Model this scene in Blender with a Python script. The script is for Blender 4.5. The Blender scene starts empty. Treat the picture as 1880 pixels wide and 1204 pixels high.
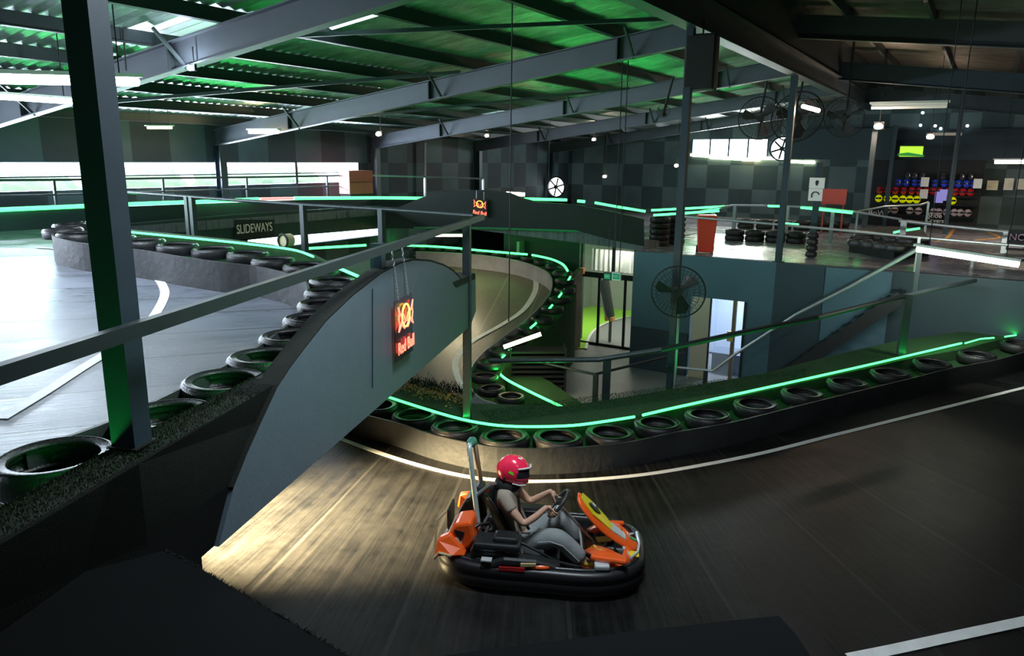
import bpy, bmesh, math, random
from mathutils import Vector, Matrix, noise
random.seed(7)
C = bpy.context.scene.collection
PI = math.pi
# ------------------------------------------------------------------ camera, world, big lights, exposure
F_PX = 1378.0; PITCH = math.radians(12.75); HEAD = math.radians(31.6); ROLL = math.radians(0.6); CAM = Vector((0, 0, 5.9))
fw = Vector((-math.sin(HEAD)*math.cos(PITCH), math.cos(HEAD)*math.cos(PITCH), -math.sin(PITCH)))
r0 = Vector((math.cos(HEAD), math.sin(HEAD), 0)); u0 = r0.cross(fw)
rt = math.cos(ROLL)*r0 + math.sin(ROLL)*u0; up = -math.sin(ROLL)*r0 + math.cos(ROLL)*u0
cd = bpy.data.cameras.new('camera'); cam = bpy.data.objects.new('camera', cd); C.objects.link(cam)
cd.sensor_width = 36; cd.lens = F_PX/1880*36; cd.clip_start = 0.05; cd.clip_end = 300
M = Matrix((rt, up, -fw)).transposed().to_4x4(); M.translation = CAM; cam.matrix_world = M
bpy.context.scene.camera = cam
vs = bpy.context.scene.view_settings
vs.view_transform = 'Standard'; vs.look = 'None'; vs.gamma = 1; vs.use_curve_mapping = False; vs.exposure = 0.35
w = bpy.data.worlds.new('world'); bpy.context.scene.world = w; w.use_nodes = True
bg = w.node_tree.nodes['Background']; bg.inputs[0].default_value = (0.72, 0.86, 1.0, 1); bg.inputs[1].default_value = 5.0

def area(name, loc, aim, sx, sy, power, col, spread=180):
    l = bpy.data.lights.new(name, 'AREA'); l.shape = 'RECTANGLE'; l.size = sx; l.size_y = sy; l.energy = power; l.color = col
    l.spread = math.radians(spread)
    o = bpy.data.objects.new(name, l); C.objects.link(o); o.location = loc
    o.rotation_euler = (Vector(aim)-Vector(loc)).to_track_quat('-Z', 'Y').to_euler(); return o
def point(name, loc, power, col, r=0.05):
    l = bpy.data.lights.new(name, 'POINT'); l.energy = power; l.color = col; l.shadow_soft_size = r
    o = bpy.data.objects.new(name, l); C.objects.link(o); o.location = loc; return o
def spot(name, loc, aim, power, col, deg, blend=0.6, r=0.08):
    l = bpy.data.lights.new(name, 'SPOT'); l.energy = power; l.color = col; l.spot_size = math.radians(deg); l.spot_blend = blend; l.shadow_soft_size = r
    o = bpy.data.objects.new(name, l); C.objects.link(o); o.location = loc
    o.rotation_euler = (Vector(aim)-Vector(loc)).to_track_quat('-Z', 'Y').to_euler(); return o
# daylight standing outside the window bands
area('daylight_left', (-17.3, 8.5, 5.45), (-10, 8.5, 4.9), 24, 0.6, 3000, (0.74, 0.84, 1.0))
area('daylight_back', (-8.5, 33.4, 6.6), (-8.5, 20, 5.0), 4.4, 1.0, 500, (0.9, 0.97, 1.0))

# ------------------------------------------------------------------ plane helpers (a pixel of the 1880x1204 frame onto a real surface)
def ray(x, y): return fw + rt*((x-940)/F_PX) - up*((y-602)/F_PX)
def Z(x, y, z): d = ray(x, y); return CAM + d*((z-CAM.z)/d.z)
def VX(x, y, X): d = ray(x, y); return CAM + d*(X/d.x)
def VY(x, y, Y): d = ray(x, y); return CAM + d*(Y/d.y)
def VP(x, y, A, B, off=0):
    n = Vector((-(B-A).y, (B-A).x, 0)).normalized(); d = ray(x, y); t = ((Vector((A.x, A.y, 0))-CAM).dot(n)+off)/d.dot(n); return CAM + d*t
def LDz(x): return 3.67-0.055*x                                 # the upper deck climbs gently to the left wall
def LD(x, y, off=0):
    d = ray(x, y); t = (3.67+off-CAM.z)/(d.z+0.055*d.x); return CAM + d*t

# ------------------------------------------------------------------ materials
MATS = {}
def mat(name, base, rough=0.6, metal=0.0, vary=0.15, scale=6.0, bump=0.0, bscale=40.0, emit=None, est=0.0, spec=0.5, alpha=1, coat=0, sheen=0, coords='Object'):
    if name in MATS: return MATS[name]
    m = bpy.data.materials.new(name); m.use_nodes = True; nt = m.node_tree; b = nt.nodes['Principled BSDF']
    b.inputs['Roughness'].default_value = rough; b.inputs['Metallic'].default_value = metal
    b.inputs['Specular IOR Level'].default_value = spec; b.inputs['Coat Weight'].default_value = coat
    tc = nt.nodes.new('ShaderNodeTexCoord'); n = nt.nodes.new('ShaderNodeTexNoise'); n.inputs['Scale'].default_value = scale; n.inputs['Detail'].default_value = 5
    nt.links.new(tc.outputs[coords], n.inputs['Vector'])
    r = nt.nodes.new('ShaderNodeMapRange'); r.inputs['To Min'].default_value = 1-vary; r.inputs['To Max'].default_value = 1+vary
    nt.links.new(n.outputs['Fac'], r.inputs['Value'])
    v = nt.nodes.new('ShaderNodeVectorMath'); v.operation = 'SCALE'; v.inputs[0].default_value = base; nt.links.new(r.outputs[0], v.inputs['Scale'])
    nt.links.new(v.outputs[0], b.inputs['Base Color'])
    if bump:
        n2 = nt.nodes.new('ShaderNodeTexNoise'); n2.inputs['Scale'].default_value = bscale; n2.inputs['Detail'].default_value = 6; nt.links.new(tc.outputs[coords], n2.inputs['Vector'])
        bp = nt.nodes.new('ShaderNodeBump'); bp.inputs['Strength'].default_value = bump; bp.inputs['Distance'].default_value = 0.02
        nt.links.new(n2.outputs['Fac'], bp.inputs['Height']); nt.links.new(bp.outputs[0], b.inputs['Normal'])
    if emit: b.inputs['Emission Color'].default_value = (*emit, 1); b.inputs['Emission Strength'].default_value = est
    MATS[name] = m; return m
def nd(nt, t, **kw):
    n = nt.nodes.new(t)
    for k, v in kw.items(): setattr(n, k, v)
    return n
def mth(nt, op, a, b=None, c=None):
    n = nt.nodes.new('ShaderNodeMath'); n.operation = op
    for i, x in enumerate((a, b, c)):
        if x is None: continue
        if isinstance(x, (int, float)): n.inputs[i].default_value = x
        else: nt.links.new(x, n.inputs[i])
    return n.outputs[0]
def floor_mat(name, base, dark, rough, mode, p, streak=1.0, seamc='light'):
    """worn boarded track surface: seams either parallel (angle, spacing) or radial (centre, count); streaks along the seams"""
    m = bpy.data.materials.new(name); m.use_nodes = True; nt = m.node_tree; b = nt.nodes['Principled BSDF']
    tc = nd(nt, 'ShaderNodeTexCoord'); sp = nd(nt, 'ShaderNodeSeparateXYZ')
    if mode == 'radial':
        mp = nd(nt, 'ShaderNodeVectorMath', operation='SUBTRACT'); mp.inputs[1].default_value = (p[0], p[1], 0); nt.links.new(tc.outputs['Object'], mp.inputs[0]); nt.links.new(mp.outputs[0], sp.inputs[0])
        ang = mth(nt, 'ARCTAN2', sp.outputs[1], sp.outputs[0]); dist = mth(nt, 'SQRT', mth(nt, 'ADD', mth(nt, 'MULTIPLY', sp.outputs[0], sp.outputs[0]), mth(nt, 'MULTIPLY', sp.outputs[1], sp.outputs[1])))
        u = mth(nt, 'MULTIPLY', ang, p[2]); v = dist
    else:
        rot = nd(nt, 'ShaderNodeVectorRotate', rotation_type='Z_AXIS'); rot.inputs['Angle'].default_value = -math.radians(p[0]); nt.links.new(tc.outputs['Object'], rot.inputs[0]); nt.links.new(rot.outputs[0], sp.inputs[0])
        u = mth(nt, 'DIVIDE', sp.outputs[1], p[1]); v = sp.outputs[0]
    cell = mth(nt, 'FLOOR', u); fr = mth(nt, 'ABSOLUTE', mth(nt, 'SUBTRACT', mth(nt, 'FRACT', u), 0.5))
    seam = mth(nt, 'GREATER_THAN', fr, 0.487 if seamc == 'light' else 0.478)
    cb = nd(nt, 'ShaderNodeCombineXYZ'); nt.links.new(mth(nt, 'MULTIPLY', u, 22.0), cb.inputs[0]); nt.links.new(mth(nt, 'MULTIPLY', v, 0.45), cb.inputs[1])
    st = nd(nt, 'ShaderNodeTexNoise'); st.inputs['Scale'].default_value = 1.0; st.inputs['Detail'].default_value = 8; st.inputs['Roughness'].default_value = 0.65; nt.links.new(cb.outputs[0], st.inputs['Vector'])
    n1 = nd(nt, 'ShaderNodeTexNoise'); n1.inputs['Scale'].default_value = 2.6; n1.inputs['Detail'].default_value = 12; n1.inputs['Roughness'].default_value = 0.7; nt.links.new(tc.outputs['Object'], n1.inputs['Vector'])
    wn = nd(nt, 'ShaderNodeTexWhiteNoise', noise_dimensions='1D'); nt.links.new(cell, wn.inputs['W'])
    f = mth(nt, 'ADD', mth(nt, 'MULTIPLY', st.outputs['Fac'], 0.55*streak), mth(nt, 'ADD', mth(nt, 'MULTIPLY', n1.outputs['Fac'], 0.5), mth(nt, 'MULTIPLY', wn.outputs['Value'], 0.12)))
    rp = nd(nt, 'ShaderNodeMapRange'); rp.inputs['From Min'].default_value = 0.44; rp.inputs['From Max'].default_value = 0.72; nt.links.new(f, rp.inputs['Value'])
    mx = nd(nt, 'ShaderNodeMix', data_type='RGBA'); mx.inputs[6].default_value = (*dark, 1); mx.inputs[7].default_value = (*base, 1); nt.links.new(rp.outputs[0], mx.inputs[0])
    m2 = nd(nt, 'ShaderNodeMix', data_type='RGBA'); m2.inputs[7].default_value = (base[0]*1.8, base[1]*1.8, base[2]*1.8, 1) if seamc == 'light' else (.01, .01, .012, 1); nt.links.new(mth(nt, 'MULTIPLY', seam, st.outputs['Fac']), m2.inputs[0]); nt.links.new(mx.outputs[2], m2.inputs[6])
    nt.links.new(m2.outputs[2], b.inputs['Base Color'])
    rr = nd(nt, 'ShaderNodeMapRange'); rr.inputs['From Min'].default_value = 0.3; rr.inputs['From Max'].default_value = 0.75; rr.inputs['To Min'].default_value = rough-0.1; rr.inputs['To Max'].default_value = rough+0.16; nt.links.new(f, rr.inputs['Value']); nt.links.new(rr.outputs[0], b.inputs['Roughness'])
    bp = nd(nt, 'ShaderNodeBump'); bp.inputs['Strength'].default_value = 0.45 if seamc == 'light' else .8; bp.inputs['Distance'].default_value = 0.02
    hgt = mth(nt, 'SUBTRACT', f, mth(nt, 'MULTIPLY', seam, 0.6))
    if seamc != 'light': hgt = mth(nt, 'SUBTRACT', hgt, mth(nt, 'MULTIPLY', mth(nt, 'MULTIPLY', fr, fr), 3.0))
    nt.links.new(hgt, bp.inputs['Height']); nt.links.new(bp.outputs[0], b.inputs['Normal'])
    MATS[name] = m; return m
def checker_mat(name, a, b_, size):
    m = bpy.data.materials.new(name); m.use_nodes = True; nt = m.node_tree; b = nt.nodes['Principled BSDF']; b.inputs['Roughness'].default_value = 0.7
    tc = nd(nt, 'ShaderNodeTexCoord'); mp = nd(nt, 'ShaderNodeMapping'); mp.inputs['Location'].default_value = (0.37, 0.37, 0.3); mp.inputs['Scale'].default_value = (1/size, 1/size, 1/size)
    ck = nd(nt, 'ShaderNodeTexChecker'); ck.inputs['Scale'].default_value = 1; ck.inputs[1].default_value = (*a, 1); ck.inputs[2].default_value = (*b_, 1)
    wv = nd(nt, 'ShaderNodeTexWave'); wv.inputs['Scale'].default_value = 3.0; wv.bands_direction = 'DIAGONAL'
    n = nd(nt, 'ShaderNodeTexNoise'); n.inputs['Scale'].default_value = 0.8; mx = nd(nt, 'ShaderNodeMix', data_type='RGBA', blend_type='MULTIPLY'); mx.inputs[0].default_value = 0.7
    nt.links.new(tc.outputs['Object'], mp.inputs[0]); nt.links.new(mp.outputs[0], ck.inputs[0]); nt.links.new(tc.outputs['Object'], n.inputs[0]); nt.links.new(ck.outputs[0], mx.inputs[6]); nt.links.new(n.outputs['Fac'], mx.inputs[7])
    nt.links.new(mx.outputs[2], b.inputs['Base Color']); MATS[name] = m; return m

steel = mat('steel_dark', (0.025, 0.045, 0.06), 0.45, 0.3, 0.25, 3)
beam_m = mat('beam_grey', (0.085, 0.1, 0.118), 0.5, 0.2, 0.2, 2)
purlin_m = mat('purlin_dark', (0.035, 0.045, 0.05), 0.5, 0.3, 0.2, 3)
rail_m = mat('rail_steel', (0.035, 0.048, 0.052), 0.45, 0.3, 0.25, 5)
railw_m = mat('rail_light', (0.4, 0.43, 0.45), 0.35, 0.6, 0.15, 5)
rubber = mat('tyre_rubber', (0.014, 0.014, 0.015), 0.42, 0, 0.35, 9, 0.3, 60)
belt_m = mat('conveyor_belt', (0.03, 0.032, 0.034), 0.55, 0, 0.6, 2.5, 0.4, 12)
turf_m = mat('artificial_turf', (0.012, 0.075, 0.014), 0.9, 0, 0.55, 14, 1.0, 160)
turf_d = mat('turf_dark', (0.006, 0.011, 0.006), 0.95, 0, 0.5, 14, 1.0, 160)
panel_m = mat('panel_grey_blue', (0.10, 0.135, 0.165), 0.62, 0, 0.12, 5, 0.1, 30)
vblack_m = mat('matt_black', (0.0025, 0.003, 0.0035), 0.95, 0, 0.3, 3, spec=.15)
black_m = mat('black_paint', (0.009, 0.011, 0.013), 0.7, 0, 0.3, 3)
teal_m = mat('dark_green_paint', (0.012, 0.04, 0.038), 0.6, 0, 0.3, 2)
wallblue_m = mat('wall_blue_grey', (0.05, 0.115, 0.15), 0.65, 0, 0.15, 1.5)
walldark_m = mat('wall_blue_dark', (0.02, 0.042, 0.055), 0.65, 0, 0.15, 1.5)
white_p = mat('white_line_paint', (0.72, 0.72, 0.72), 0.5, 0, 0.22, 7)
led_m = mat('green_led', (0.1, 0.8, 0.4), 0.5, emit=(0.07, 1.0, 0.19), est=3.0)
tube_m = mat('tube_light', (0.9, 0.9, 0.9), 0.5, emit=(0.85, 0.93, 1.0), est=16)
tubew_m = mat('warm_tube_light', (0.9, 0.85, 0.7), 0.5, emit=(1.0, 0.78, 0.42), est=12)
tubey_m = mat('yellow_white_tube', (0.9, 0.9, 0.7), 0.5, emit=(1.0, 1.0, 0.62), est=5)
bulb_m = mat('bulb', (1, 0.95, 0.8), 0.5, emit=(1.0, 0.85, 0.6), est=30)
bulbp_m = mat('bulb_pinkish', (1, 0.9, 0.8), 0.5, emit=(1.0, 0.72, 0.55), est=22)
star_m = mat('floodlight_lens', (0.9, 0.9, 1), 0.5, emit=(0.75, 0.85, 1.0), est=60)
neonr_m = mat('neon_red', (1, 0.2, 0.15), 0.5, emit=(1.0, 0.085, 0.05), est=4.5)
neony_m = mat('neon_yellow', (1, 0.8, 0.2), 0.5, emit=(1.0, 0.5, 0.04), est=5)
redbin_m = mat('red_plastic', (0.75, 0.06, 0.03), 0.45, 0, 0.08, 3)
brick_m = mat('dull_red', (0.5, 0.08, 0.06), 0.7, 0, 0.15, 4)
foil_m = None
glass_m = bpy.data.materials.new('glass'); glass_m.use_nodes = True
gb = glass_m.node_tree.nodes['Principled BSDF']; gb.inputs['Base Color'].default_value = (0.9, 0.97, 0.97, 1); gb.inputs['Roughness'].default_value = 0.02; gb.inputs['Alpha'].default_value = 0.12
white_m = mat('white_plastic', (0.75, 0.75, 0.74), 0.5, 0, 0.06)
conc_m = mat('concrete', (0.22, 0.23, 0.24), 0.4, 0, 0.3, 1.3, 0.1, 20)
leaf_m = mat('orange_leaf', (0.5, 0.24, 0.06), 0.7, 0, 0.5, 30)

# ------------------------------------------------------------------ mesh builder
class B:
    def __init__(s): s.v = []; s.f = []
    def add(s, vs_, fs):
        k = len(s.v); s.v += [Vector(p) for p in vs_]; s.f += [tuple(i+k for i in f) for f in fs]; return s
    def box(s, c, d, rz=0, R=None):
        c = Vector(c); h = Vector(d)/2; R = R or Matrix.Rotation(rz, 3, 'Z')
        return s.add([c + R@Vector((sx*h.x, sy*h.y, sz*h.z)) for sz in (-1, 1) for sy in (-1, 1) for sx in (-1, 1)],
                     [(0, 2, 3, 1), (4, 5, 7, 6), (0, 1, 5, 4), (2, 6, 7, 3), (0, 4, 6, 2), (1, 3, 7, 5)])
    def beam(s, a, b, wd, ht, upv=(0, 0, 1)):
        a = Vector(a); b = Vector(b); x = (b-a).normalized(); y = Vector(upv).cross(x)
        if y.length < 1e-4: y = Vector((0, 1, 0)).cross(x)
        y.normalize(); z = x.cross(y); R = Matrix((x, y, z)).transposed()
        return s.box((a+b)/2, ((b-a).length, wd, ht), R=R)
    def ibeam(s, a, b, wd, ht, t=0.02):
        a = Vector(a); b = Vector(b); x = (b-a).normalized(); y = Vector((0, 0, 1)).cross(x).normalized(); z = x.cross(y)
        s.beam(a+z*(ht/2-t/2), b+z*(ht/2-t/2), wd, t); s.beam(a-z*(ht/2-t/2), b-z*(ht/2-t/2), wd, t); s.beam(a, b, t, ht-2*t); return s
    def tube(s, pts, r, n=8, closed=False, cap=True):
        pts = [Vector(p) for p in pts]; N = len(pts); rs = r if isinstance(r, (list, tuple)) else [r]*N
        T = []
        for i in range(N):
            a = pts[i-1] if (i > 0 or closed) else pts[i]; b = pts[(i+1) % N] if (i < N-1 or closed) else pts[i]; T.append((b-a).normalized())
        nrm = T[0].orthogonal().normalized(); vs_ = []
        for i in range(N):
            nrm = (nrm - T[i]*nrm.dot(T[i]))
            if nrm.length < 1e-5: nrm = T[i].orthogonal()
            nrm.normalize(); bn = T[i].cross(nrm)
            for k in range(n): a = 2*PI*k/n; vs_.append(pts[i] + (nrm*math.cos(a)+bn*math.sin(a))*rs[i])
        fs = []
        for i in range(N if closed else N-1):
            j = (i+1) % N
            for k in range(n): fs.append((i*n+k, i*n+(k+1) % n, j*n+(k+1) % n, j*n+k))
        if cap and not closed: fs.append(tuple(range(n))[::-1]); fs.append(tuple((N-1)*n+k for k in range(n)))
        return s.add(vs_, fs)
    def lathe(s, prof, n=32, c=(0, 0, 0), R=None, close=False):
        c = Vector(c); R = R or Matrix.Identity(3); vs_ = []; m = len(prof)
        for k in range(n):
            a = 2*PI*k/n
            for (r, z) in prof: vs_.append(c + R@Vector((r*math.cos(a), r*math.sin(a), z)))
        fs = []
        for k in range(n):
            j = (k+1) % n
            for i in range(m if close else m-1):
                i2 = (i+1) % m; fs.append((k*m+i, j*m+i, j*m+i2, k*m+i2))
        return s.add(vs_, fs)
    def prism(s, poly, z0, z1):
        """poly: list of (x, y); extruded in z; z may be a function of (x, y)"""
        n = len(poly); g0 = z0 if callable(z0) else (lambda x, y: z0); g1 = z1 if callable(z1) else (lambda x, y: z1)
        vs_ = [(x, y, g0(x, y)) for x, y in poly] + [(x, y, g1(x, y)) for x, y in poly]
        return s.add(vs_, [tuple(range(n))[::-1], tuple(range(n, 2*n))] + [(i, (i+1) % n, n+(i+1) % n, n+i) for i in range(n)])
    def plate(s, pts, off):
        """closed outline of 3D points extruded by a vector"""
        n = len(pts); off = Vector(off); pts = [Vector(p) for p in pts]
        return s.add(pts + [p+off for p in pts], [tuple(range(n)), tuple(range(n, 2*n))[::-1]] + [(i, n+i, n+(i+1) % n, (i+1) % n) for i in range(n)])
    def ell(s, c, d, n=20, m=12, R=None):
        c = Vector(c); R = R or Matrix.Identity(3); vs_ = []; fs = []
        for i in range(m+1):
            t = PI*i/m
            for k in range(n): a = 2*PI*k/n; vs_.append(c + R@Vector((d[0]*math.sin(t)*math.cos(a), d[1]*math.sin(t)*math.sin(a), d[2]*math.cos(t))))
        for i in range(m):
            for k in range(n): fs.append((i*n+k, (i+1)*n+k, (i+1)*n+(k+1) % n, i*n+(k+1) % n))
        return s.add(vs_, fs)

LOC = {}                                             # top-level object -> its matrix
def tag(o, label=None, cat=None, group=None, kind=None):
    if label: o['label'] = label
    if cat: o['category'] = cat
    if group: o['group'] = group
    if kind: o['kind'] = kind
    return o
def thing(name, label, cat, loc=(0, 0, 0), rz=0, group=None):
    o = bpy.data.objects.new(name, None); C.objects.link(o); o.location = loc; o.rotation_euler = (0, 0, rz); o.empty_display_size = 0.1
    LOC[o] = Matrix.Translation(loc) @ Matrix.Rotation(rz, 4, 'Z'); return tag(o, label, cat, group)
def obj(name, b, m, parent=None, world=False, smooth=False, bevel=0, sub=0, wt=False):
    me = bpy.data.meshes.new(name); vv = b.v
    if parent is not None and world:
        r = parent
        while r.parent: r = r.parent
        inv = LOC[r].inverted(); vv = [inv @ p for p in vv]
    org = None
    if parent is None and vv:                        # origin of a lone mesh at its base
        lo = [min(p[i] for p in vv) for i in range(3)]; hi = [max(p[i] for p in vv) for i in range(3)]
        org = Vector(((lo[0]+hi[0])/2, (lo[1]+hi[1])/2, lo[2])) if not name.startswith(('floor', 'wall', 'ceiling')) else Vector((0, 0, 0))
        vv = [p-org for p in vv]
    me.from_pydata([tuple(p) for p in vv], [], b.f); me.update()
    bm = bmesh.new(); bm.from_mesh(me); bmesh.ops.recalc_face_normals(bm, faces=bm.faces); bm.to_mesh(me); bm.free()
    me.materials.append(m)
    if smooth:
        for p in me.polygons: p.use_smooth = True
    o = bpy.data.objects.new(name, me); C.objects.link(o)
    if org is not None: o.location = org
    if parent is not None: o.parent = parent
    if bevel: md = o.modifiers.new('bevel', 'BEVEL'); md.width = bevel; md.segments = 2; md.limit_method = 'ANGLE'
    if sub: md = o.modifiers.new('sub', 'SUBSURF'); md.levels = sub; md.render_levels = sub
    return o
def struct(name, b, m, **k): return tag(obj(name, b, m, **k), kind='structure')
def solo(name, b, m, label, cat, group=None, **k): return tag(obj(name, b, m, **k), label, cat, group)
def kids(o): return [x for x in bpy.data.objects if x.parent == o]
def dup(root, loc, rz=0, label=None, scale=None):
    r = root.copy(); C.objects.link(r); r.location = loc; r.rotation_euler = (root.rotation_euler.x, root.rotation_euler.y, rz)
    if scale: r.scale = (scale,)*3
    if label: r['label'] = label
    for ch in CH.get(root.name, []) or kids(root):
        c = ch.copy(); C.objects.link(c); c.parent = r
    return r
CH = {}
def spline(pts, n=6, closed=False):
    pts = [Vector(p) for p in pts]; out = []; N = len(pts)
    for i in range(N if closed else N-1):
        if closed: p0, p1, p2, p3 = pts[i-1], pts[i], pts[(i+1) % N], pts[(i+2) % N]
        else: p0 = pts[max(i-1, 0)]; p1 = pts[i]; p2 = pts[i+1]; p3 = pts[min(i+2, N-1)]
        for k in range(n):
            t = k/n; out.append(0.5*((2*p1)+(-p0+p2)*t+(2*p0-5*p1+4*p2-p3)*t*t+(-p0+3*p1-3*p2+p3)*t**3))
    if not closed: out.append(pts[-1])
    return out
def ribbon(pts, wd, zf=None, thick=0.004):
    """flat painted strip following points"""
    b = B(); N = len(pts); L = []; Rr = []
    for i in range(N):
        t = (pts[min(i+1, N-1)]-pts[max(i-1, 0)]); n = Vector((-t.y, t.x, 0)).normalized(); L.append(pts[i]+n*wd/2); Rr.append(pts[i]-n*wd/2)
    up_ = Vector((0, 0, thick)); vs_ = L+Rr+[p+up_ for p in L]+[p+up_ for p in Rr]; fs = []
    for i in range(N-1):
        fs += [(2*N+i, 2*N+i+1, 3*N+i+1, 3*N+i), (i, N+i, N+i+1, i+1), (i, i+1, 2*N+i+1, 2*N+i), (N+i, 3*N+i, 3*N+i+1, N+i+1)]
    return b.add(vs_, fs)
def resample(pts, step):
    out = [pts[0]]; acc = 0
    for i in range(len(pts)-1):
        a, c = pts[i], pts[i+1]; d = (c-a).length; t = step-acc
        while t <= d: out.append(a+(c-a)*(t/d)); t += step
        acc = (acc+d) % step
    return out
ORD = ['first', 'second', 'third', 'fourth', 'fifth', 'sixth', 'seventh', 'eighth', 'ninth', 'tenth', 'eleventh', 'twelfth', 'thirteenth', 'fourteenth', 'fifteenth', 'sixteenth', 'seventeenth', 'eighteenth', 'nineteenth', 'twentieth',
       'twenty-first', 'twenty-second', 'twenty-third', 'twenty-fourth', 'twenty-fifth', 'twenty-sixth', 'twenty-seventh', 'twenty-eighth', 'twenty-ninth', 'thirtieth']

# ================================================================== SETTING
G = 0.3; KT = 1.94; KB = 2.32; UF = 3.5; LW = -17.0; LB = 33.0
EA = Z(0, 665, 5.11); EB = Z(870, 398, 5.11); EDIR = (EB-EA).normalized(); EN = Vector((EDIR.y, -EDIR.x, 0))    # bridge side plane, EN points to the camera side
def Epl(y): t = (y-EA.y)/EDIR.y; return Vector((EA.x+EDIR.x*t, y, 0))
kt_m = floor_mat('track_boards_dark', (0.0165, 0.0165, 0.0165), (0.003, 0.0032, 0.0036), 0.36, 'radial', (-11.2, 20.0, 11.5)); kt_m.node_tree.nodes['Principled BSDF'].inputs['Specular IOR Level'].default_value = .14
ld_m = floor_mat('deck_boards_grey', (0.15, 0.16, 0.195), (0.05, 0.055, 0.07), 0.24, 'lines', (58, 0.85), 1.3, 'dark')
gt_m = floor_mat('lower_track_asphalt', (0.2, 0.17, 0.13), (0.10, 0.09, 0.075), 0.42, 'lines', (110, 1.2), 0.6)
uf_m = floor_mat('upper_floor_grey', (0.5, 0.48, 0.55), (0.25, 0.24, 0.28), 0.24, 'lines', (0, 1.4), 0.5)
struct('floor', B().box((-2, 15, G-0.15), (34, 44, 0.3)), conc_m)

# kart track barrier curve (tyre centres) on top of the ramp level
KTY = [Z(x, y, KB) for x, y in ((640, 716), (690, 740), (762, 758), (835, 780), (927, 797), (1024, 798), (1120, 790), (1208, 773), (1300, 758), (1388, 738), (1473, 718), (1556, 699), (1635, 681), (1712, 663), (1795, 648), (1870, 628), (1960, 606))]
kc = spline(KTY, 5)
def offset(pts, d):
    out = []
    for i, p in enumerate(pts):
        t = pts[min(i+1, len(pts)-1)]-pts[max(i-1, 0)]; n = Vector((t.y, -t.x, 0)).normalized(); out.append(p+n*d)
    return out
kf = offset(kc, 0.37); kf2 = offset(kc, 0.40)          # the track side of the tyres
poly = [(p.x, p.y) for p in kf]
struct('floor', B().prism(poly+[(7, kf[-1].y), (7, -3), (-9.5, -3), (-9.5, kf[0].y)], KT-0.25, KT), kt_m)
solo('rubber_belt', B().add([v for p in kf for v in ((p.x, p.y, KT), (p.x, p.y, KB-0.03))] + [v for p in kf2 for v in ((p.x, p.y, KT), (p.x, p.y, KB-0.03))],
     [(2*i, 2*i+1, 2*i+3, 2*i+2) for i in range(len(kf)-1)] + [(2*len(kf)+2*i, 2*len(kf)+2*i+2, 2*len(kf)+2*i+3, 2*len(kf)+2*i+1) for i in range(len(kf)-1)] + [(2*i+1, 2*len(kf)+2*i+1, 2*len(kf)+2*i+3, 2*i+3) for i in range(len(kf)-1)]),
     belt_m, 'long dark rubber belt facing the tyre barrier behind the kart', 'barrier')
# turf shelf behind the tyres
far = [Z(*p, KB-0.06) for p in ((560, 690), (700, 690), (790, 705), (870, 745), (1030, 750), (1120, 738), (1230, 719), (1400, 690), (1480, 668), (1640, 630), (1880, 596), (2000, 575))]
pl = [(p.x, p.y) for p in kf] + [(p.x, p.y) for p in far[::-1]]
TURF = pl
struct('floor', B().prism(pl, KB-0.5, KB-0.22), turf_m)      # plinth below the tyres
inner = offset(kc, -0.02)
pl2 = [(p.x, p.y) for p in offset(kc, -0.36)] + [(p.x, p.y) for p in far[::-1]]
struct('trim_1', B().prism(pl2, KB-0.4, KB-0.02), turf_m)

# upper left deck with the hairpin
HE = [LD(x, y, .40) for x, y in ((600, 481), (575, 468), (500, 451), (420, 441), (330, 432), (238, 423), (190, 416))]
HE2 = [LD(x, y, .40) for x, y in ((700, 497), (697, 474), (640, 472))]
struct('floor', B().prism([tuple((Epl(-3)-EN*.21).xy), tuple((Epl(8.0)-EN*0.21).xy)] + [(p.x, p.y+.05) for p in HE2+HE] + [(-14.6, 8.8), (-14.6, 16.6), (-16.99, 16.6), (-16.99, -3)], lambda x, y: LDz(x)-0.2, lambda x, y: LDz(x)), ld_m)
for a, b_ in (((-17, 16.6), (-14.6, 19.8)), ):
    struct('floor', B().prism([(-17, 16.6), (-14.65, 16.6), (-7.6, 19.0), (-7.6, 22), (-14, 22), (-17, 20.5)], lambda x, y: max(3.5, LDz(x)-0.12*max(0, y-16.6))-0.3, lambda x, y: max(3.5, LDz(x)-0.12*max(0, y-16.6))), ld_m)
# right upper floor
struct('floor', B().prism([(-7.6, 19.0), (14, 19.0), (14, LB+3), (-17, LB+3), (-17, 24.5), (-7.6, 22)], UF-0.3, UF), uf_m)
# walls
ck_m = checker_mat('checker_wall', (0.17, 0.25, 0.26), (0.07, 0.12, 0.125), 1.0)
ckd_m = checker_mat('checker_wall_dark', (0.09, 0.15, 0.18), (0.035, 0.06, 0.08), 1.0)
wb = B()
t_ = 0.2; X0 = LW-t_/2
wb.box((X0, 15, 1.65), (t_, 37, 3.0-0.2+0.9)); 
wb2 = B()
y_end = 18.2; ZS = 5.12; ZH = 5.71
def zb(y0, y1, z0, z1): wb2.box((X0, (y0+y1)/2, (z0+z1)/2), (t_, y1-y0, z1-z0))
zb(-4, LB+3.5, ZH, 7.6); zb(-4, LB+3.5, 3.92, ZS); zb(y_end, LB+3.5, ZS, ZH); zb(-4, LB+3.5, -0.1, 3.33); zb(-4, VX(455, 440, LW).y, 3.33, 3.93); zb(VX(705, 425, LW).y, LB+3.5, 3.33, 3.93); zb(-4, LB+3.5, 3.63, 3.93)
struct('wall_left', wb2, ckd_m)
bb = B()
WX = (VY(1271, 255, LB).x, VY(1411, 255, LB).x); WZ = (VY(1300, 288, LB).z, VY(1300, 256, LB).z)
def zb2(x0, x1, z0, z1): bb.box(((x0+x1)/2, LB+0.1, (z0+z1)/2), (x1-x0, 0.2, z1-z0))
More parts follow.
